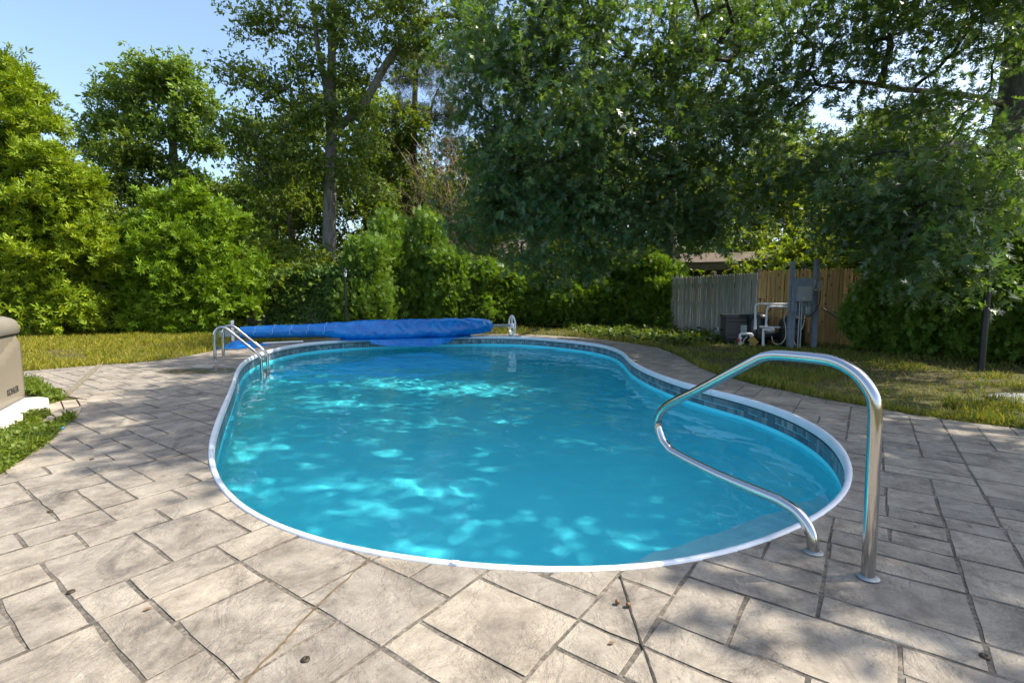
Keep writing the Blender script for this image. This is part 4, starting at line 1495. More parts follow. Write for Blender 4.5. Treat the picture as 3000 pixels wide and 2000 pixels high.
# leaf outlines: base at the origin, tip towards +y, face towards +z
OAK = (np.array([(0, 0, 0), (0, .30, .015), (0, .58, .01), (-.045, .78, 0), (-.30, .40, .07), (-.42, .70, .05), (-.24, .94, -.02),
                 (.30, .40, .07), (.42, .70, .05), (.24, .94, -.02), (0, 1.06, -.07), (.045, .78, 0)]),
       np.array([(0, 1, 4), (1, 2, 5), (2, 3, 6), (0, 7, 1), (1, 8, 2), (2, 9, 11), (2, 11, 3), (3, 11, 10)]))
LEAF = (np.array([(0, 0, 0), (-.27, .48, .06), (0, 1, -.06), (.27, .48, .06)]), np.array([(0, 2, 1), (0, 3, 2)]))
BROAD = (np.array([(0, 0, 0), (-.42, .22, .06), (-.36, .66, .05), (0, 1, -.08), (.36, .66, .05), (.42, .22, .06), (0, .5, 0)]),
         np.array([(0, 6, 1), (1, 6, 2), (2, 6, 3), (3, 6, 4), (4, 6, 5), (5, 6, 0)]))


def fan(angs, lens, wid, curl=0.0):
    v, t = [(0, 0, 0)], []
    for a, l_ in zip(angs, lens):
        a = math.radians(a)
        d_, p_ = np.array([math.sin(a), math.cos(a)]), np.array([math.cos(a), -math.sin(a)])
        m_ = d_ * l_ * .62
        k_ = len(v)
        v += [(m_[0] - p_[0] * wid / 2, m_[1] - p_[1] * wid / 2, curl * .4), (m_[0] + p_[0] * wid / 2, m_[1] + p_[1] * wid / 2, curl * .4), (d_[0] * l_, d_[1] * l_, curl)]
        t += [(0, k_ + 1, k_), (k_, k_ + 1, k_ + 2)]
    return np.array(v), np.array(t)


SPRAY = fan((-52, -24, 3, 29, 56), (.62, .86, 1.0, .84, .6), .17, .08)
CEDAR = fan((-48, -8, 34), (.66, 1.0, .74), .22, .10)
NEEDLE = (np.array([(0, 0, 0)] + [p for k in range(7) for p in ((math.sin(k * .9) * .5 - .02, .75, math.cos(k * 1.7) * .45), (math.sin(k * .9) * .5 + .03, .78, math.cos(k * 1.7) * .45))]),
          np.array([(0, 1 + 2 * k, 2 + 2 * k) for k in range(7)]))
BLADE = (np.array([(-.055, 0, 0), (.055, 0, 0), (.03, .6, .05), (0, 1, .22)]), np.array([(0, 1, 2), (0, 2, 3)]))


def scatter(name, parent, P, D, Nn, s, tmpl, mat, mesh_only=False):
    tv, tt = tmpl
    P, D, Nn = np.asarray(P), unit(np.asarray(D)), np.asarray(Nn)
    Z = unit(Nn - D * np.sum(Nn * D, -1, keepdims=True))
    X = np.cross(D, Z)
    s = np.broadcast_to(s, (len(P),))
    V = P[:, None, :] + s[:, None, None] * (tv[None, :, 0:1] * X[:, None, :] + tv[None, :, 1:2] * D[:, None, :] + tv[None, :, 2:3] * Z[:, None, :])
    T = tt[None] + (np.arange(len(P)) * len(tv))[:, None, None]
    me = np_mesh(name, V.reshape(-1, 3), T.reshape(-1, tt.shape[1]))
    me.materials.append(mat)
    if mesh_only: return me
    return tag(link(name, me, None, parent), kind='stuff')


def lobes_px(L):
    """(px, py, distance, rx, ry, rz, tips) -> world lobes"""
    return [(*at(a, b_, Y), rx, ry, rz, k_) for a, b_, Y, rx, ry, rz, k_ in L]


def tree(name, label, trunk, r0, lobes, leaf, lmat, bmat, size, sprays=9, per=7, limbs=(), group=None, seed=1, spread=.42, droop=.15, cat='tree', tip_r=.009, mesh_only=False, flat=.65, rpow=.55, twig_len=.34, stems=()):
    """trunk and limbs are polylines; boughs grow from them to the tips of the lobes, leaves sit on twigs round the bough ends"""
    rg = np.random.default_rng(seed)
    base = Vector(trunk[0])
    root = None if mesh_only else thing(name, label, cat, base, 0, group)
    loc = np.zeros(3) if mesh_only else np.array(base)
    tp_pts = smooth_path([Vector(p) for p in trunk], 5)
    nodes, par = [], []
    tl = len(tp_pts)
    for i, p in enumerate(tp_pts):
        nodes.append(np.array(p)); par.append(i - 1)
    rad_fixed = {i: r0 * (1 - .62 * (i / (tl - 1)) ** 1.1) for i in range(tl)}
    paths_fixed = []
    for lm, lr in limbs:
        P = smooth_path([Vector(p) for p in lm], 5)
        d_ = [np.linalg.norm(q - np.array(P[0])) for q in nodes[:tl]]
        k_ = int(np.argmin(d_))
        idx_ = [k_]
        for i, p in enumerate(P):
            nodes.append(np.array(p)); par.append(idx_[-1]); idx_.append(len(nodes) - 1)
            rad_fixed[len(nodes) - 1] = lr * (1 - .7 * i / (len(P) - 1))
        paths_fixed.append((P, lr))
    n_fixed = len(nodes)
    tips = []
    for (cx, cy, cz, rx, ry, rz, k_) in lobes:
        d_ = unit(rg.normal(size=(k_, 3)))
        rr = rg.uniform(0.02, 1, (k_, 1)) ** rpow
        tips.append(np.array([cx, cy, cz]) + d_ * rr * np.array([rx, ry, rz]))
    tips = np.vstack(tips)
    fx = np.array(nodes)
    dist = np.min(np.linalg.norm(tips[:, None] - fx[None, max(1, tl // 3):], axis=-1), axis=1) if tl // 3 < len(fx) else np.zeros(len(tips))
    boughs = []
    cap = len(tips) * 9 + n_fixed + 10
    NA = np.zeros((cap, 3)); NA[:n_fixed] = fx
    cnt = n_fixed
    low = max(1, int(tl * .3))
    for k_ in np.argsort(dist):
        t = tips[k_]
        A = NA[low:cnt]
        dd = t - A
        ln = np.linalg.norm(dd, axis=1)
        cost = ln + .8 * np.maximum(0, A[:, 2] - t[2])
        j = int(np.argmin(cost)) + low
        a = NA[j]
        L = np.linalg.norm(t - a)
        m_ = int(np.clip(L / .55, 3, 8))
        mid = (a + t) / 2 + np.array([0, 0, .16 * L]) + rg.normal(size=3) * .09 * L
        us = np.linspace(0, 1, m_ + 1)[1:, None]
        pts = a * (1 - us) ** 2 + 2 * mid * us * (1 - us) + t * us ** 2
        pts[:-1] += rg.normal(size=(m_ - 1, 3)) * .035 * min(1.5, L)
        ids = []
        pj = j
        for p in pts:
            if cnt >= cap: break
            NA[cnt] = p
            nodes.append(p); par.append(pj)
            pj = cnt; ids.append(cnt); cnt += 1
        boughs.append((j, ids))
    load = np.zeros(len(nodes))
    for j, ids in boughs: load[ids[-1]] += 1
    for i in range(len(nodes) - 1, 0, -1):
        if par[i] >= 0: load[par[i]] += load[i]
    mb = MB()
    for j, ids in boughs:
        rs_ = [tip_r * max(1, load[i]) ** .5 for i in ids]
        r_at = min(rs_[0] * 1.15, rad_fixed.get(j, tip_r * max(1, load[j]) ** .5))
        mb.tube([Vector(NA[j] - loc)] + [Vector(NA[i] - loc) for i in ids], [r_at] + rs_, 5 if rs_[0] < .06 else 7, False)
    res = {}
    rr_ = [rad_fixed[i] * (1 + (.35 * math.exp(-i * .9) if i < 4 else 0)) * (1 + .04 * math.sin(i * 2.1)) for i in range(tl)]
    tm = MB().tube([p - Vector(loc) for p in tp_pts], rr_, 14)
    for (P, sr) in stems: tm.tube([p - Vector(loc) for p in smooth_path([Vector(q) for q in P], 4)], [sr * (1 - .5 * i / (4 * (len(P) - 1))) for i in range(4 * (len(P) - 1) + 1)], 8)
    # leaves
    ends = [(ids, NA[ids[-1]] - NA[ids[0]]) for j, ids in boughs]
    C_, Dd = [], []
    for (j, ids) in boughs:
        n_ = len(ids)
        take = ids[max(0, int(n_ * .35)):]
        q = rg.integers(0, len(take), sprays)
        q[: sprays // 2] = len(take) - 1
        a = NA[np.array(take)[q]]
        d0 = unit((NA[ids[-1]] - NA[j])[None])[0]
        C_.append(a + rg.normal(size=(sprays, 3)) * spread * np.array([1, 1, flat]))
        Dd.append(unit(d0 * .8 + rg.normal(size=(sprays, 3)) * .75 - np.array([0, 0, droop])))
    C_, Dd = np.vstack(C_), np.vstack(Dd)
    m_ = len(C_)
    uu = rg.uniform(0, 1, (m_, per, 1))
    P = C_[:, None] + Dd[:, None] * uu * twig_len + rg.normal(size=(m_, per, 3)) * .03
    D = unit(Dd[:, None] * .55 + rg.normal(size=(m_, per, 3)) * .7 - np.array([0, 0, droop]))
    Nn = unit(rg.normal(size=(m_, per, 3)) * .55 + np.array([0, 0, .9]))
    s = size * np.clip(rg.lognormal(-.12, .34, m_ * per), .35, 1.55)
    lv = scatter('crown', root, P.reshape(-1, 3) - loc, D.reshape(-1, 3), Nn.reshape(-1, 3), s, leaf, lmat, mesh_only)
    if mesh_only:
        tme, bme = tm.mesh('trunk'), mb.mesh('boughs')
        tme.materials.append(bmat); bme.materials.append(bmat)
        return tme, bme, lv
    tm.build('trunk', bmat, root)
    for P_, lr in paths_fixed:
        MB().tube([p - Vector(loc) for p in P_], [lr * (1 - .7 * i / (len(P_) - 1)) for i in range(len(P_))], 9).build('limb', bmat, root)
    tag(mb.build('boughs', bmat, root), kind='stuff')
    # fine twigs carrying the leaves
    e = C_ + Dd * twig_len
    pr = unit(np.cross(Dd, rg.normal(size=Dd.shape))) * .0045
    V = np.stack([C_ - pr, C_ + pr, e], 1).reshape(-1, 3) - loc
    tag(link('twigs', np_mesh('twigs', V, np.arange(len(V)).reshape(-1, 3)), bmat, root), kind='stuff')
    return root


LM = {}
LM['oak'] = leafmat('oak_leaf', [(0.049, 0.110, 0.043), (0.076, 0.156, 0.056), (0.104, 0.185, 0.074), (0.065, 0.133, 0.066), (0.142, 0.217, 0.098)], .48, (1.5, 1.4, .35), .36, .8)
LM['oak2'] = leafmat('tall_oak_leaf', [(0.061, 0.118, 0.024), (0.094, 0.161, 0.032), (0.134, 0.200, 0.040), (0.080, 0.143, 0.036)], .42, (1.6, 1.4, .3))
LM['round'] = leafmat('round_oak_leaf', [(0.084, 0.164, 0.030), (0.131, 0.224, 0.041), (0.169, 0.261, 0.049)], .36)
LM['wood'] = leafmat('wood_leaf', [(0.060, 0.121, 0.024), (0.102, 0.171, 0.030), (0.162, 0.230, 0.040), (0.083, 0.146, 0.038)], .45, (1.6, 1.4, .3))
LM['cedar'] = leafmat('juniper_spray', [(0.122, 0.205, 0.010), (0.189, 0.283, 0.018), (0.253, 0.334, 0.024), (0.138, 0.234, 0.018)], .32, (1.3, 1.2, .3), .6, .2)
LM['cedar2'] = leafmat('cedar_spray', [(0.089, 0.185, 0.010), (0.142, 0.255, 0.016), (0.186, 0.301, 0.023), (0.106, 0.195, 0.016)], .32, (1.3, 1.2, .3), .6, .2)
LM['arbor'] = leafmat('arborvitae_spray', [(0.077, 0.161, 0.025), (0.118, 0.223, 0.034), (0.161, 0.265, 0.043), (0.095, 0.187, 0.037)], .38, (1.3, 1.25, .35), .55, .3)
LM['pine'] = leafmat('pine_needles', [(.075, .085, .03), (.10, .105, .04), (.13, .115, .05)], .3)
LM['ivy'] = leafmat('ivy_leaf', [(0.035, 0.086, 0.019), (0.056, 0.121, 0.025), (0.090, 0.156, 0.035)], .25, (1.3, 1.3, .3), .5, .15)
LM['weed'] = leafmat('weed_leaf', [(.075, .13, .014), (.12, .185, .02), (.16, .21, .03), (.09, .14, .02)], .4)
LM['cover'] = leafmat('ground_cover_leaf', [(.04, .08, .015), (.07, .12, .02), (.09, .13, .03)], .35)
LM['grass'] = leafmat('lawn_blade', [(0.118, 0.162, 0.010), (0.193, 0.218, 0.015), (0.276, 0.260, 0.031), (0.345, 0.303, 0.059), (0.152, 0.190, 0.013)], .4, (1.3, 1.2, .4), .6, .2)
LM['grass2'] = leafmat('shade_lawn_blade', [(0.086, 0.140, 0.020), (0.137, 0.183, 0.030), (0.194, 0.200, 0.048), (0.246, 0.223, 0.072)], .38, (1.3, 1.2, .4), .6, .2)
BK = {'oak': bark('oak_bark', (.045, .040, .034), (.15, .14, .12)), 'pale': bark('pale_bark', (.10, .093, .082), (.30, .285, .26)),
      'tall': bark('tall_bark', (.06, .055, .047), (.20, .185, .16)), 'dark': bark('dark_bark', (.03, .027, .022), (.085, .078, .065)), 'pine': bark('pine_bark', (.05, .036, .028), (.15, .11, .085)), 'brown': bark('brown_bark', (.05, .04, .03), (.15, .115, .08))}


def W(px, py, Y): return tuple(at(px, py, Y))


# ---- the oak over the far right of the pool
tree('oak_tree', 'spreading oak with large pale green leaves hanging over the centre hedge', [(5.72, 18.2, 0), (5.70, 18.2, 1.5), (5.62, 18.1, 4), (5.5, 17.8, 7), (5.3, 17.3, 10), (5.2, 17, 13.5)], .29,
     lobes_px([(1490, 400, 14.5, 1.3, 1.2, 1.2, 36), (1420, 170, 15, 1.3, 1.2, .8, 27), (1490, 220, 13, 1.9, 1.7, 1.6, 45), (1480, 500, 13.5, 1.4, 1.3, 1.2, 39), (1420, 640, 14.5, 1.0, .9, .8, 18), (1640, 620, 13, 1.3, 1.2, 1.0, 33),
                (1720, 380, 12, 1.7, 1.6, 1.7, 51), (1810, 600, 12.3, 1.2, 1.2, .9, 30), (1960, 200, 13, 2.0, 1.8, 1.9, 51), (2040, 470, 12.5, 1.6, 1.5, 1.5, 42), (2060, 640, 12.6, 1.2, 1.1, .7, 21), (1650, 40, 13.5, 2.2, 2, 1.6, 51),
                (2200, 330, 13.5, 1.5, 1.4, 1.4, 27), (2160, 60, 14, 1.8, 1.8, 1.4, 30), (1560, 760, 14.5, .8, .8, .5, 10), (1720, 740, 13.4, .9, .9, .5, 12)])
     + [(3.6, 14.2, 10.5, 2.0, 2.0, 1.5, 18), (5.2, 16, 13.0, 2.2, 2.2, 1.6, 16), (1.4, 15.8, 10.2, 1.5, 1.5, 1.2, 10), (3.6, 10.6, 8.4, 1.7, 1.6, 1.0, 20), (1.2, 12.4, 9.0, 1.6, 1.6, 1.0, 16)],
     OAK, LM['oak'], BK['dark'], .175, 14, 7, limbs=[([(5.62, 18.1, 4.6), (4.2, 16.2, 5.4), (2.6, 14.4, 5.8), (.6, 13.4, 5.6)], .10), ([(5.6, 18.0, 5.6), (6.0, 15.5, 6.8), (5.6, 13.2, 7.4), (4.6, 11.4, 7.6)], .11),
                                                    ([(5.5, 17.8, 6.8), (7.4, 16.0, 7.4), (8.6, 14.6, 7.5)], .09)], seed=11, spread=.40, droop=.30)
# ---- the oak at the right behind the hedge
rx = at(2945, 450, 13.2)
tree('oak_tree', 'thick trunked oak at far right whose low boughs hang over the lawn', [(rx.x - .1, 13.2, 0), (rx.x - .05, 13.2, 2), (rx.x, 13.2, 4.5), (rx.x + .05, 13.1, 6.5), (rx.x - .05, 13, 9), (rx.x + .3, 12.8, 12)], .52,
     lobes_px([(2760, 60, 11, 1.9, 1.7, .8, 22), (2620, -10, 11.5, 1.6, 1.5, .7, 14), (2420, -20, 11.5, 1.4, 1.3, .7, 16), (2780, 520, 10, 1.2, 1.1, .5, 15), (2930, 110, 10.5, 1.1, 1.1, .6, 9), (2480, 120, 11.5, 1.6, 1.5, 1.0, 20), (2330, 260, 12, 1.2, 1.2, .9, 12), (2680, 330, 11.5, 1.7, 1.4, .5, 14), (2560, 460, 11, 1.5, 1.3, .6, 16), (2900, 470, 10.5, 1.3, 1.2, .7, 14),
                (2660, 600, 9.4, 1.3, 1.2, .6, 22), (2770, 590, 8.6, .9, .9, .45, 16), (2720, 735, 8.2, .75, .6, .28, 12), (2500, 625, 10.6, 1.0, 1.0, .5, 16), (2330, 520, 11.4, 1.1, 1.0, .7, 16), (2860, 800, 7.5, .30, .25, .10, 3)])
     + [(13.0, 11.5, 10.5, 2.8, 2.6, 1.8, 30), (9.9, 9.0, 8.6, 2.0, 2.0, 1.2, 24), (9.4, 6.8, 8.8, 2.0, 2.0, 1.3, 30), (11.8, 7.6, 9.5, 2.2, 2.2, 1.6, 26), (8.4, 11.2, 8.2, 1.4, 1.4, .9, 11), (14.5, 14, 8, 2.2, 2.2, 1.6, 14), (8.0, 5.2, 7.2, 1.3, 1.3, .8, 14)],
     OAK, LM['oak'], BK['dark'], .165, 13, 7, limbs=[([(rx.x, 13.2, 6.0), *[W(a, b_, Y) for a, b_, Y in ((2800, 275, 12.4), (2640, 262, 11.8), (2520, 240, 11.3), (2430, 245, 11))]], .085),
                                                    ([(rx.x, 13.2, 4.6), *[W(a, b_, Y) for a, b_, Y in ((2820, 425, 12.2), (2720, 440, 11.3), (2640, 470, 10.4), (2640, 560, 9.2))]], .10),
                                                    ([(rx.x, 13.1, 6.8), (11.6, 11, 8.4), (10.4, 8.8, 9.2), (9.2, 7.0, 8.6)], .12), ([(rx.x, 13.1, 7.2), (13.5, 11, 9), (13, 9, 10)], .10)], seed=12, spread=.38, droop=.28)
# ---- a third oak on the lawn beside the deck, beyond the right edge of the frame, whose shade falls on the slabs
SHADE = []
for y_ in (2.75, 3.9, 5.1, 6.3, 7.5, 8.7):
    for i_ in range(9):
        x_ = -1.15 - (y_ - 2.8) * .78 + i_ * 1.25 + (.5 if int(y_) % 2 else 0)
        if x_ > 4.6 or (y_ < 3.5 and x_ < .55): continue
        h_ = 6.6 + .35 * (4.6 - x_) + .5 * math.sin(i_ * 2.3 + y_)
        SHADE.append((x_ + h_ / math.tan(SUN_EL), y_ + .05 * h_ + .3 * math.sin(i_ * 1.7 + y_), h_, .72, .62 if y_ > 3 else .45, .45, 14))
for x_, y_ in ((-3.5, 5.2), (-3.4, 6.5), (-2.6, 4.3), (-4.3, 8.3)):
    h_ = 9.2 + .4 * math.sin(x_ * 5)
    SHADE.append((x_ + h_ / math.tan(SUN_EL), y_ + .03 * h_, h_, .85, .42, .4, 18))
for y_, xs_ in ((1.35, (2.8, 3.6, 4.4)), (1.75, (2.3, 3.0, 3.7, 4.4)), (2.2, (1.8, 2.5, 3.2, 3.9)), (2.7, (1.2, 2.0, 2.8, 3.6, 4.4))):
    for q_, x_ in enumerate(xs_):
        h_ = 5.9 + .5 * math.sin(q_ * 2.1 + y_ * 3)
        SHADE.append((x_ + h_ / math.tan(SUN_EL), y_ + .03 * h_, h_, .42, .30, .3, 8))
tree('oak_tree', 'oak beyond the right frame edge that shades the slabs by the hand rail', [(12.2, 3.4, 0), (12.1, 3.4, 2.5), (11.9, 3.5, 5), (11.8, 3.6, 8), (11.9, 3.6, 11)], .30,
     SHADE + [(12, 4, 10.5, 2, 2, 1.4, 14)],
     LEAF, LM['oak'], BK['oak'], .172, 9, 7, limbs=[([(11.9, 3.5, 4.8), (10.4, 3.6, 5.8), (8.6, 3.8, 6.3)], .09), ([(11.85, 3.55, 6.0), (9.6, 4.8, 7.0), (7.4, 6.2, 8.0), (5.6, 7.2, 9.0)], .10)], seed=19, spread=.33, droop=.28)
# ---- the tall tree with the pale trunk
tree('tall_oak', 'tall forked tree with a bare pale trunk rising left of the pool reel', [W(962, 955, 21), W(964, 760, 21), W(966, 600, 21), W(968, 470, 21), W(972, 370, 21), W(972, 200, 21), W(975, 0, 21), W(985, -260, 21)], .30,
     lobes_px([(740, 60, 21, 1.4, 1.3, .6, 16), (870, 50, 21, 1.3, 1.2, .9, 14), (720, 235, 20.5, 1.2, 1.1, .7, 15), (830, 270, 20.5, 1.4, 1.3, .7, 18), (720, 400, 20.5, 1.3, 1.2, .9, 22), (830, 430, 20.3, 1.3, 1.2, .9, 22), (890, 340, 20.3, .9, .9, .6, 10), (780, 520, 20.6, 1.3, 1.2, .5, 16), (905, 470, 20.2, .8, .7, .6, 9),
                (1060, 430, 20.6, 1.0, .9, .8, 14), (1090, 560, 20.8, .9, .9, .7, 12), (1040, 230, 20.6, .9, .9, 1.0, 14), (1120, 150, 20.6, 1.2, 1.1, .8, 16), (1240, 120, 20, 1.3, 1.2, .7, 18), (1380, 90, 19.5, 1.3, 1.2, .5, 16), (1080, 0, 20.6, 1.6, 1.5, .9, 20), (1280, -40, 20, 1.8, 1.6, .8, 22),
                (1450, 20, 19, 1.2, 1.2, .6, 12), (905, 190, 20.2, .8, .7, .6, 12), (1010, 110, 20.4, .7, .7, .6, 11), (960, 30, 20.3, .9, .8, .6, 13), (940, 330, 20.2, .5, .5, .5, 7), (1000, 500, 20.4, .6, .6, .5, 9), (1180, 40, 20, 1.0, .9, .6, 14), (1060, 330, 20.6, .8, .8, .6, 11), (960, -140, 21, 2.4, 2.2, 1.5, 26), (760, -130, 21, 2.0, 1.9, 1.2, 20), (1200, -220, 20.5, 2.5, 2.3, 1.5, 22)]),
     LEAF, LM['oak2'], BK['tall'], .145, 13, 9, limbs=[([W(974, 385, 21), W(1060, 310, 20.8), W(1140, 175, 20.5), (W(1215, 85, 20.2)), W(1290, 50, 19.8), W(1370, 42, 19.5), W(1450, 0, 19.2)], .19),
                                                       ([W(968, 400, 21), W(955, 260, 21), W(928, 120, 20.9), W(915, -60, 20.8), W(905, -260, 20.8)], .15), ([W(968, 330, 20.9), W(915, 280, 20.6), W(850, 265, 20.4)], .06), ([W(972, 300, 20.9), W(900, 330, 20.6), W(800, 400, 20.4)], .07)], seed=13, spread=.34)
# ---- round topped tree against the sky
tree('round_oak', 'round topped leafy tree standing against the sky behind the left evergreens', [W(520, 960, 28), W(515, 760, 28), W(510, 560, 28), W(506, 400, 28), W(500, 280, 28)], .34,
     lobes_px([(450, 250, 28, 2.2, 2, 1.1, 36), (520, 220, 28, 1.5, 1.4, .8, 18), (345, 285, 28, 1.3, 1.2, .8, 20), (575, 300, 28, 1.4, 1.3, 1.1, 20), (300, 360, 28, .9, .9, .6, 12), (400, 370, 28, 1.4, 1.3, .8, 18), (520, 380, 27.5, 1.3, 1.3, .8, 16), (610, 420, 28, 1.1, 1.1, .9, 14),
                (275, 420, 28, .7, .6, .3, 6), (310, 450, 28, .5, .5, .35, 5), (380, 460, 28, 1.0, .9, .6, 10), (470, 480, 28, 1.2, 1.1, .6, 12), (330, 540, 28, .8, .7, .4, 8), (420, 560, 28, 1.3, 1.2, .5, 12), (560, 520, 28, 1.3, 1.2, .6, 12), (640, 560, 28, 1.2, 1.2, .8, 12), (520, 640, 27, 2.0, 1.8, .9, 22), (370, 640, 27, 1.6, 1.5, .8, 18), (300, 700, 27, 1.3, 1.2, .9, 14), (640, 700, 27, 1.6, 1.5, 1.2, 18)]),
     LEAF, LM['round'], BK['pale'], .20, 19, 9, limbs=[([W(508, 480, 28), W(440, 430, 28), W(370, 410, 28), W(300, 420, 28)], .09), ([W(508, 520, 28), W(570, 440, 28), W(620, 380, 28)], .09), ([W(512, 640, 28), W(430, 570, 28), W(350, 520, 28)], .09)], seed=14, spread=.34)
# ---- evergreens on the left
tree('evergreen', 'tall yellow-green evergreen filling the left edge of the yard', [W(90, 968, 17.2), W(80, 800, 17), W(40, 560, 16.6), W(10, 300, 16.4)], .16,
     lobes_px([(5, 235, 16.4, 0.59, 0.65, 0.76, 8), (50, 290, 16.3, 0.76, 0.76, 0.76, 11), (-40, 350, 16.4, 1.08, 1.08, 1.08, 12), (110, 370, 16.2, 0.65, 0.65, 0.54, 8), (40, 420, 16.2, 1.08, 1.08, 0.86, 15), (145, 470, 16, 0.76, 0.76, 0.65, 10), (60, 530, 15.9, 1.30, 1.19, 0.97, 20), (195, 545, 15.9, 0.76, 0.76, 0.54, 10), (-60, 550, 16.2, 1.30, 1.19, 1.30, 14),
                (130, 620, 15.7, 1.19, 1.08, 0.76, 18), (20, 660, 15.7, 1.30, 1.19, 0.97, 18), (240, 640, 15.9, 0.59, 0.54, 0.38, 5), (235, 690, 15.8, 0.86, 0.76, 0.54, 10), (100, 740, 15.5, 1.40, 1.30, 0.76, 20), (230, 770, 15.7, 0.86, 0.86, 0.54, 11), (310, 735, 16, 0.54, 0.54, 0.38, 4), (-50, 780, 15.8, 1.30, 1.19, 1.19, 11), (20, 820, 15.5, 1.19, 1.08, 0.76, 15), (150, 850, 15.6, 0.97, 0.97, 0.65, 12),
                (260, 880, 15.8, 0.65, 0.65, 0.38, 6), (60, 910, 15.4, 1.08, 0.97, 0.54, 12), (170, 925, 15.4, 0.86, 0.76, 0.43, 10), (250, 930, 15.5, 0.54, 0.54, 0.30, 4)]),
     CEDAR, LM['cedar'], BK['brown'], .19, 22, 9, seed=15, spread=.19, rpow=.38, droop=-.1, flat=.8, stems=[([W(330, 968, 17.4), W(322, 880, 17.3), W(300, 760, 17.0), W(250, 640, 16.6)], .10), ([W(352, 968, 17.5), W(350, 900, 17.4), W(370, 800, 17.2)], .08), ([W(285, 968, 17.5), W(280, 880, 17.3), W(240, 800, 17)], .06)], twig_len=.26)
tree('evergreen', 'broad bushy evergreen with sunlit tips left of the ladder', [W(545, 968, 18), W(545, 850, 17.8), W(540, 700, 17.5), W(530, 600, 17.3)], .15,
     lobes_px([(545, 610, 17.3, 0.97, 0.97, 0.65, 14), (470, 620, 17.4, 0.86, 0.86, 0.65, 11), (630, 650, 17.4, 0.97, 0.97, 0.76, 14), (410, 690, 17.4, 0.86, 0.86, 0.76, 12), (520, 710, 17, 1.30, 1.19, 0.76, 20), (660, 740, 17.1, 0.86, 0.86, 0.76, 12), (430, 780, 17, 0.97, 0.97, 0.65, 14), (560, 800, 16.7, 1.19, 1.08, 0.76, 18), (670, 830, 17, 0.86, 0.86, 0.65, 11), (420, 860, 16.8, 0.76, 0.76, 0.54, 11), (520, 880, 16.5, 1.08, 1.08, 0.65, 17),
                (620, 895, 16.6, 0.97, 0.86, 0.65, 14), (705, 900, 17, 0.76, 0.76, 0.59, 8), (420, 940, 16.4, 0.76, 0.65, 0.38, 8), (530, 955, 16.2, 0.86, 0.65, 0.32, 10), (630, 955, 16.4, 0.76, 0.65, 0.32, 8), (730, 830, 17.4, 0.65, 0.65, 0.76, 7)]),
     CEDAR, LM['cedar2'], BK['brown'], .18, 22, 9, seed=16, spread=.18, rpow=.38, droop=-.1, flat=.8, twig_len=.26)


# ---- arborvitae hedges: three bodies, copied
def arbor_body(seed, h_, r_):
    rg = np.random.default_rng(seed)
    C_, O_ = [], []
    lob = [(0, 0, h_ * .30, r_, r_, h_ * .32)]
    for k in range(6):
        z = h_ * (.15 + .13 * k) + rg.uniform(-.1, .1)
        w_ = r_ * (1.02 - .55 * max(0, z / h_ - .25))
        a = rg.uniform(0, 6.28)
        lob.append((math.cos(a) * r_ * .33, math.sin(a) * r_ * .33, z, w_ * .72, w_ * .72, h_ * .17))
    lob.append((0, 0, h_ * .84, r_ * .42, r_ * .42, h_ * .16))
    P, D = [], []
    for (x, y, z, a, b_, c) in lob:
        k_ = int(70 * a * c / .5) + 16
        d_ = unit(rg.normal(size=(k_, 3)))
        cc = np.array([x, y, z]) + d_ * np.array([a, b_, c]) * rg.uniform(.72, 1.03, (k_, 1))
        m_ = 30
        p = cc[:, None] + rg.normal(size=(k_, m_, 3)) * np.array([.10, .10, .12])
        o = d_[:, None] * np.array([1, 1, .4]) * .75 + np.array([0, 0, .55]) + rg.normal(size=(k_, m_, 3)) * .55
        P.append(p.reshape(-1, 3)); D.append(o.reshape(-1, 3))
    P, D = np.vstack(P), np.vstack(D)
    ok = P[:, 2] > .03
    P, D = P[ok], D[ok]
    Nn = rg.normal(size=P.shape)
    s = .125 * np.clip(rg.lognormal(-.08, .36, len(P)), .35, 1.7)
    me = scatter('foliage', None, P, D, Nn, s, SPRAY, LM['arbor'], True)
    st = MB()
    for k in range(5):
        a = k * 1.26
        st.tube([(.06 * math.cos(a), .06 * math.sin(a), 0), (.15 * math.cos(a), .15 * math.sin(a), h_ * .4), (.25 * r_ * math.cos(a), .25 * r_ * math.sin(a), h_ * .8)], [.035, .025, .01], 6)
    sm = st.mesh('stems')
    sm.materials.append(BK['brown'])
    return me, sm


AB = [arbor_body(31, 2.5, 1.0), arbor_body(32, 2.5, .85), arbor_body(33, 2.5, 1.1)]


def arbor(label, x, y, h_, sc, kind, rz, group):
    t = thing('arborvitae', label, 'shrub', (x, y, 0), rz, group)
    for nm, me in (('foliage', AB[kind][0]), ('stems', AB[kind][1])):
        o = bpy.data.objects.new(nm, me)
        COL.objects.link(o)
        o.parent = t
        o.scale = (sc, sc, h_ / 2.5)
        if nm == 'foliage': o['kind'] = 'stuff'
    return t


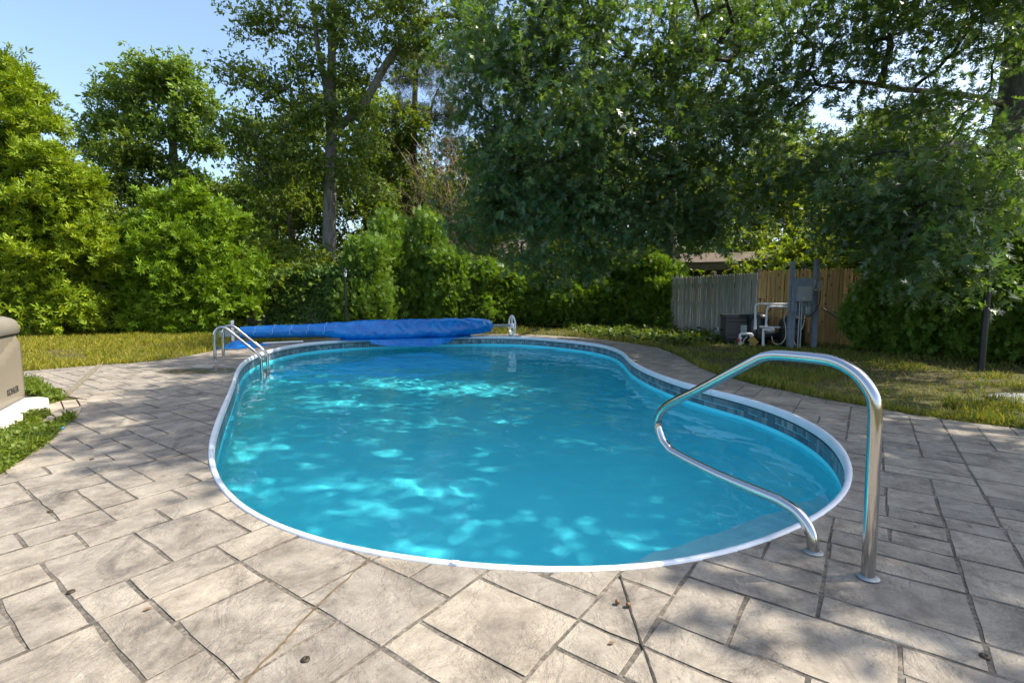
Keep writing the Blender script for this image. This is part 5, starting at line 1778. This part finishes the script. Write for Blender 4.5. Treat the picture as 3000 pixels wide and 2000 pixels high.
HG = 'arborvitae along the back of the yard'
for i, (px, Y, h_, sc, k_, lab) in enumerate([
        (1062, 18.5, 3.2, 1.1, 0, 'tall evergreen shrub directly right of the black lantern post'), (1140, 20.2, 4.4, 1.3, 2, 'tall sunlit evergreen shrub behind the middle of the blue cover'),
        (1250, 20.2, 4.4, 1.2, 1, 'tallest conical evergreen shrub of the centre hedge'), (1330, 19.7, 3.0, 1.1, 0, 'darker evergreen shrub just right of the tallest cone'),
        (1420, 19.8, 2.55, 1.1, 2, 'low hedge evergreen left of the reel wheel'), (1515, 20.0, 2.5, 1.05, 1, 'hedge evergreen directly behind the white reel wheel'),
        (1610, 20.0, 2.35, 1.1, 0, 'lowest hedge evergreen with house showing above it'), (1690, 19.4, 2.85, 1.1, 2, 'hedge evergreen third from the grey fence'),
        (1790, 19.0, 2.9, 1.15, 1, 'bright hedge evergreen second from the grey fence'), (1880, 18.4, 2.7, 1.1, 0, 'hedge evergreen in front of the oak trunk'),
        (1955, 17.6, 2.35, .85, 2, 'small hedge evergreen touching the grey fence')]):
    arbor(lab, at(px, 960, Y).x, Y, h_, sc, k_, i * 1.3, HG)
for i, (x, y, h_, sc, k_, lab) in enumerate([(8.25, 10.75, 2.45, .80, 2, 'dark evergreen shrub at the right end of the cedar fence'), (8.70, 9.95, 2.75, .95, 0, 'tall evergreen shrub left of the garden light post'),
                                             (9.15, 9.35, 2.6, .95, 1, 'evergreen shrub behind the garden light post'), (10.0, 8.75, 2.75, 1.05, 2, 'evergreen shrub at the right frame edge'), (11.0, 8.0, 2.7, 1.0, 0, 'evergreen shrub beyond the right frame edge')]):
    if i == 4: continue
    arbor(lab, x, y, h_, sc, k_, i * 2.1 + .4, 'arborvitae by the right fence')

# ---- pine with a tangle of dead vines
tree('pine_tree', 'thin ragged pine with sparse needles right of the tall forked tree', [W(1228, 955, 26), W(1222, 700, 26), W(1212, 480, 26), W(1215, 300, 26), W(1222, 130, 26)], .24,
     lobes_px([(1225, 170, 26, 1.4, 1.3, .8, 20), (1150, 220, 26, 1.0, 1, .5, 10), (1300, 230, 26, 1.4, 1.2, .7, 18), (1330, 330, 26, .9, .9, .6, 10), (1190, 330, 26, 1.2, 1.1, .7, 13), (1280, 350, 26, .9, .9, .5, 9), (1330, 420, 26, .8, .7, .35, 7), (1160, 430, 26, 1.0, 1, .5, 9), (1380, 270, 26, .9, .8, .4, 8)]),
     NEEDLE, LM['pine'], BK['pine'], .24, 10, 8, limbs=[([W(1255, 380, 26), W(1268, 300, 26), W(1290, 250, 26)], .08)], seed=17, spread=.28)
vt = thing('vine_tangle', 'tangle of dead brown vines hanging between the tall tree and the oak', 'vines', at(1310, 955, 23))
rg = np.random.default_rng(44)
M['vine'] = bark('vine_bark', (.07, .045, .032), (.22, .155, .11), 9)
mb = MB()
o0 = Vector(vt.location)
for k in range(190):
    c = at(float(np.clip(rg.normal(1290, 55), 1170, 1420)), float(rg.uniform(430, 760)), 23 + rg.normal() * .6)
    d_ = Vector((rg.normal() * .5 + .35, rg.normal() * .3, -abs(rg.normal()) - .25)).normalized()
    L = rg.uniform(.8, 2.4)
    s_ = Vector((rg.normal(), rg.normal() * .5, rg.normal() * .3)) * .3
    mb.tube([c - d_ * L / 2 - o0, c + s_ - o0, c + d_ * L / 2 - s_ * .4 - o0], [.012, .016, .006], 3, False)
tag(mb.build('stems', M['vine'], vt), kind='stuff')

# ---- trees beyond the fences: three bodies, copied
def wood_body(seed, h_, r_, low):
    rg = np.random.default_rng(seed)
    L = []
    for k in range(17):
        z = h_ * rg.uniform(low, .93)
        q = max(.25, 1 - (abs(z / h_ - .55) / .55) ** 2)
        a = rg.uniform(0, 6.28)
        e = r_ * q * rg.uniform(.25, .75)
        L.append((math.cos(a) * e, math.sin(a) * e, z, r_ * .46 * q + .4, r_ * .46 * q + .4, r_ * .32, 13))
    return tree('x', '', [(0, 0, 0), (.1, 0, h_ * .35), (-.1, .1, h_ * .7), (0, 0, h_ * .92)], .22, L, LEAF, LM['wood'], BK['brown'], .19, 12, 9, seed=seed, spread=.42, mesh_only=True)


WB = [wood_body(51, 11, 3.6, .18), wood_body(52, 12.5, 3.2, .22), wood_body(53, 9, 3.8, .10)]
BG = [(-31, 31, .95, 2), (-25.5, 27, .85, 2), (-20.5, 26.5, .85, 0), (-17, 33, .72, 2), (-13.5, 29, .9, 2), (-11, 25.2, .95, 0), (-8.6, 30, 1.12, 1), (-6.2, 25.5, .92, 0), (-4.2, 31, .95, 2), (-2.2, 27.5, .80, 0), (-1.2, 36, .9, 2), (1.4, 29, .78, 2),
      (3.2, 25, .98, 0), (5.2, 31, 1.15, 1), (7.6, 25, .80, 2), (9.2, 30, 1.1, 1), (11.2, 23.5, .82, 2), (13.6, 28, .92, 0), (15.6, 21, .72, 2), (18.5, 24.5, .85, 0), (17.2, 31, .95, 0), (22, 30, 1.0, 1), (24, 22, .85, 0), (27, 34, 1.05, 1), (32, 32, 1.0, 0), (-36, 40, 1.0, 0), (20, 16.5, .82, 2), (-20, 40, .85, 0), (-9, 41, 1.0, 1), (6.5, 42, 1.1, 1), (14, 39, 1.05, 0)]
BGL = {2: 'leafy tree filling the gap between the two left evergreens', 3: 'low tree crown showing left of the pale forked trunk', 4: 'broad woodland tree just left of the pale trunk', 5: 'tree crown close behind the ivy fence left of the pale trunk',
       6: 'tall woodland tree directly right of the pale trunk', 7: 'leafy tree behind the tall sunlit evergreen shrubs', 8: 'tree crown behind the tangle of dead vines', 9: 'low tree under the patch of open sky beside the vines',
       10: 'distant tree below the sky gap right of the pine', 11: 'tree in front of the pale neighbour house', 12: 'tree crown behind the left part of the big hanging oak', 13: 'tall tree far behind the big hanging oak',
       14: 'low bushy tree right behind the dark oak trunk above the hedge', 15: 'tall woodland tree rising behind the shed end of the hedge', 16: 'sunlit low tree just behind the shed roof', 17: 'taller tree rising behind the shed',
       18: 'sunlit low tree behind the right end of the cedar fence', 19: 'yellow-green tree glowing below the long oak limb', 20: 'distant tree above the cedar fence and utility posts', 24: 'distant tree showing right of the thick oak trunk'}
for i, (x, y, sc, k_) in enumerate(BG):
    t = thing('background_tree', BGL.get(i, 'leafy green tree in the crowded woods behind the yard fences'), 'tree', (x, y, 0), i * 2.4, 'trees beyond the fences')
    for nm, me in zip(('trunk', 'boughs', 'crown'), WB[k_]):
        o = bpy.data.objects.new(nm, me)
        COL.objects.link(o)
        o.parent = t
        o.scale = (sc, sc, sc)
        if nm != 'trunk': o['kind'] = 'stuff'
# thicket of saplings and brush that closes the gap under the trees
UB = wood_body(57, 3.6, 2.0, .02)
for i, (x, y, sc) in enumerate([(-14.5, 21.5, 1.0), (-11.2, 19.7, .95), (-8.7, 19.4, .85), (-8.3, 20.6, .8), (-6.5, 22.6, 1.0), (-3.6, 23.4, .95), (-.6, 23.6, .7), (4.1, 23.5, .72), (7.2, 21.8, .9), (9.6, 20.6, 1.0), (9.2, 16.4, .85), (11.2, 17.5, 1.05), (13.4, 18.5, 1.2), (10.4, 14.4, .95), (15.5, 16.5, 1.2), (12.8, 11.2, .9), (-17.8, 22.5, 1.1), (-21, 21.5, 1.2)]):
    t = thing('brush', {1: 'sapling thicket behind the right side of the bushy left evergreen', 2: 'leafy brush behind the ivy fence', 3: 'brush at the foot of the pale forked trunk', 4: 'brush right of the pale trunk behind the lantern post',
                        5: 'thicket under the dead vine tangle', 6: 'low brush seen above the hedge left of the reel wheel', 7: 'brush behind the hedge below the hanging oak', 8: 'brush behind the dark oak trunk', 9: 'brush beside the shed roof',
                        10: 'leafy brush rising above the cedar fence left of the utility posts', 11: 'brush rising above the cedar fence right of the utility posts', 13: 'brush behind the right hedge left of the light post'}.get(i, 'leafy sapling thicket growing just behind the back fences'), 'bush', (x, y, 0), i * 1.9, 'thickets behind the fences')
    for nm, me in zip(('trunk', 'boughs', 'crown'), UB):
        o = bpy.data.objects.new(nm, me)
        COL.objects.link(o)
        o.parent = t
        o.scale = (sc, sc, sc)
        if nm != 'trunk': o['kind'] = 'stuff'

# ---- ivy over the left fence
rg = np.random.default_rng(61)
m_ = 5200
x = rg.uniform(-10.1, -5.0, m_)
z = 2.0 * rg.uniform(0, 1, m_) ** .85 + .06
bul = .16 + .10 * np.sin(x * 2.3) * np.cos(z * 2.9) + .07 * np.sin(x * 5.1 + z * 4)
open_ = np.hypot((x + 9.3) / .42, (z - .55) / .42) < 1
y = 18.12 + .04 * (x + 9.7) * .6 - bul * rg.uniform(.2, 1.0, m_)
k_ = ~open_
P = np.stack([x, y, z], 1)[k_]
top = np.stack([TX := rg.uniform(-10.1, -5.0, 1300), 18.2 + rg.normal(size=1300) * .18, 1.96 + np.abs(rg.normal(size=1300)) * (.10 + .09 * np.sin(TX * 3.1) * np.sin(TX * 1.3 + 1))], 1)
P = np.vstack([P, top])
D = rg.normal(size=P.shape) * .55 + np.array([0, -.25, -.8])
Nn = rg.normal(size=P.shape) * .45 + np.array([.1, -.75, .55])
iv = thing('ivy', 'dark ivy blanket covering the picket fence left of the lantern post', 'ivy', (0, 0, 0))
scatter('leaves', iv, P, D, Nn, .115 * rg.uniform(.65, 1.2, len(P)), BROAD, LM['ivy'])

# ---- weeds by the generator, ground cover by the hedge
def weeds(name, label, polys, n_, size, mat, seed, hmax=.10, tmpl=BROAD, grass_share=.35):
    rg = np.random.default_rng(seed)
    P = []
    for poly in polys:
        Q = np.array([gp(*p)[:2] for p in poly])
        lo, hi = Q.min(0), Q.max(0)
        p = rg.uniform(lo, hi, (n_ * 4, 2))
        p = p[inside(Q, p[:, 0], p[:, 1])][:n_]
        P.append(p)
    P = np.vstack(P)
    nz = np.sin(P[:, 0] * 9 + 1) * np.cos(P[:, 1] * 7.5) * .5 + .5
    z = rg.uniform(0, 1, len(P)) * hmax * (.35 + .65 * nz)
    P3 = np.column_stack([P, z])
    D = rg.normal(size=P3.shape) * np.array([1, 1, .4]) + np.array([0, 0, .25])
    Nn = rg.normal(size=P3.shape) * .4 + np.array([0, 0, 1])
    t = thing(name, label, 'plants', (0, 0, 0))
    scatter('leaves', t, P3, D, Nn, size * rg.uniform(.6, 1.3, len(P3)), tmpl, mat)
    g = rg.random(len(P)) < grass_share
    G3 = np.column_stack([P[g], np.zeros(g.sum())])
    D = rg.normal(size=G3.shape) * .55 + np.array([0, 0, .8])
    scatter('blades', t, G3, D, rg.normal(size=G3.shape), hmax * 1.15 * rg.uniform(.6, 1.4, len(G3)), BLADE, LM['weed'])
    return t


weeds('weeds', 'bright green weed clump behind the pad of the generator', [[(60, 1112), (100, 1114), (150, 1150), (190, 1160), (178, 1176), (140, 1186), (128, 1165), (70, 1150)]], 3800, .034, LM['weed'], 71, .09)
weeds('weeds', 'weedy strip in front of the generator pad along the deck edge', [[(-150, 1330), (0, 1262), (60, 1225), (110, 1213), (148, 1212), (115, 1240), (112, 1250), (152, 1248), (200, 1218), (222, 1222), (190, 1246), (148, 1292), (112, 1316), (0, 1392), (-150, 1470)]], 7500, .030, LM['weed'], 72, .065)
weeds('ground_cover', 'leafy ground cover in front of the hedge right of the reel', [[(1650, 962), (1800, 960), (1930, 968), (2050, 975), (2090, 990), (2110, 1003), (2040, 1012), (1960, 1014), (1850, 1000), (1740, 985)]], 2600, .12, LM['cover'], 73, .22, grass_share=.3)
weeds('undergrowth', 'low leafy undergrowth along the foot of the left evergreens', [[(70, 975), (300, 978), (500, 975), (760, 972), (1000, 968), (1000, 955), (760, 955), (500, 957), (300, 960), (70, 955)]], 2400, .13, LM['cover'], 74, .22, grass_share=.3)

# ---- lawn
rg = np.random.default_rng(81)


def vnoise(x, y, s, seed):
    r_ = np.random.default_rng(seed)
    G_ = r_.random((64, 64))
    u_, v_ = x / s + 100, y / s + 100
    i, j = np.floor(u_).astype(int), np.floor(v_).astype(int)
    f, g = u_ - i, v_ - j
    f, g = f * f * (3 - 2 * f), g * g * (3 - 2 * g)
    a, b_, c, d_ = G_[i % 64, j % 64], G_[(i + 1) % 64, j % 64], G_[i % 64, (j + 1) % 64], G_[(i + 1) % 64, (j + 1) % 64]
    return (a * (1 - f) + b_ * f) * (1 - g) + (c * (1 - f) + d_ * f) * g


flag_poly = np.array([gp(*p)[:2] for p in [(0, 1400), (110, 1318), (150, 1293), (225, 1225), (262, 1188), (262, 1167), (192, 1158), (60, 1110), (-200, 1180), (-200, 1480)]])
# even cover, plus more where it is near
px = rg.uniform(-60, 3060, 150000); py = rg.uniform(950, 1275, 150000)
pts = []
dxs, dys = (px - 1500) / F, -(py - 1000) / F
cP, sP = math.cos(PITCH), math.sin(PITCH)
tt_ = -EYE / (-sP + dys * cP)
X1, Y1_ = dxs * tt_, (cP + dys * sP) * tt_
X2, Y2 = rg.uniform(-18, 12, 120000), rg.uniform(2.5, 21, 120000)
X, Y = np.concatenate([X1, X2]), np.concatenate([Y1_, Y2])
ok = (Y < 21.5) & (Y > 2) & ~inside(deck, X, Y) & ~inside(flag_poly, X, Y) & (np.abs(X) < Y * 1.12 + 1.5)
X, Y = X[ok], Y[ok]
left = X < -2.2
bare = vnoise(X, Y, 1.1, 3) * .6 + vnoise(X, Y, .35, 4) * .4
ed = np.minimum(seg_dist(deck, X, Y), 1.0)
soil = np.hypot((X - 5.6) / 1.3, (Y - 6.6) / .75) < 1.0
thin = np.where(left, (bare < .36) & (ed > .25) & (Y < 11), (bare < .47) & (ed > .18)) | (soil & (bare < .62))
pump = (np.hypot((X - 5.7) / 1.0, (Y - 12.6) / .9) < 1) | ((Y > 18.6) & (X > -8))
k_ = ~(thin & (rg.random(len(X)) < .88)) & ~(pump & (rg.random(len(X)) < .8))
X, Y, left, ed = X[k_], Y[k_], left[k_], ed[k_]
s = (.055 + .05 * vnoise(X, Y, .6, 9)) * rg.uniform(.6, 1.4, len(X)) * np.where(ed < .2, 1.35, 1.0) * np.clip(.75 + Y / 26, .8, 1.5)
P3 = np.column_stack([X, Y, np.full(len(X), -.012)])
D = rg.normal(size=P3.shape) * .5 + np.array([0, 0, .85])
Nn = rg.normal(size=P3.shape)
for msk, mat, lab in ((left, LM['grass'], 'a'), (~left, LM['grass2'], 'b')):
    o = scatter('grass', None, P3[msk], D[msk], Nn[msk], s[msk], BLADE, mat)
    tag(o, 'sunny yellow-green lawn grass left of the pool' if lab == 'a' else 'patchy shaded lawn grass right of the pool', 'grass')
# dry leaves lying in the grass
k_ = rg.random(len(X)) < np.where(left, .004, .016)
P3 = np.column_stack([X[k_], Y[k_], np.full(k_.sum(), .012) + rg.uniform(0, .02, k_.sum())])
D = rg.normal(size=P3.shape) * np.array([1, 1, .25])
o = scatter('leaf_litter', None, P3, D, rg.normal(size=P3.shape) * .4 + np.array([0, 0, 1]), rg.uniform(.035, .08, len(P3)), LEAF, M['dead_leaf'])
tag(o, 'dry brown leaves scattered through the lawn', 'leaves')
tot = sum(len(o.data.polygons) for o in S.objects if o.type == 'MESH')
um = sum(len(m_.polygons) for m_ in bpy.data.meshes if m_.users)
print('POLYS shown', tot, 'unique', um)
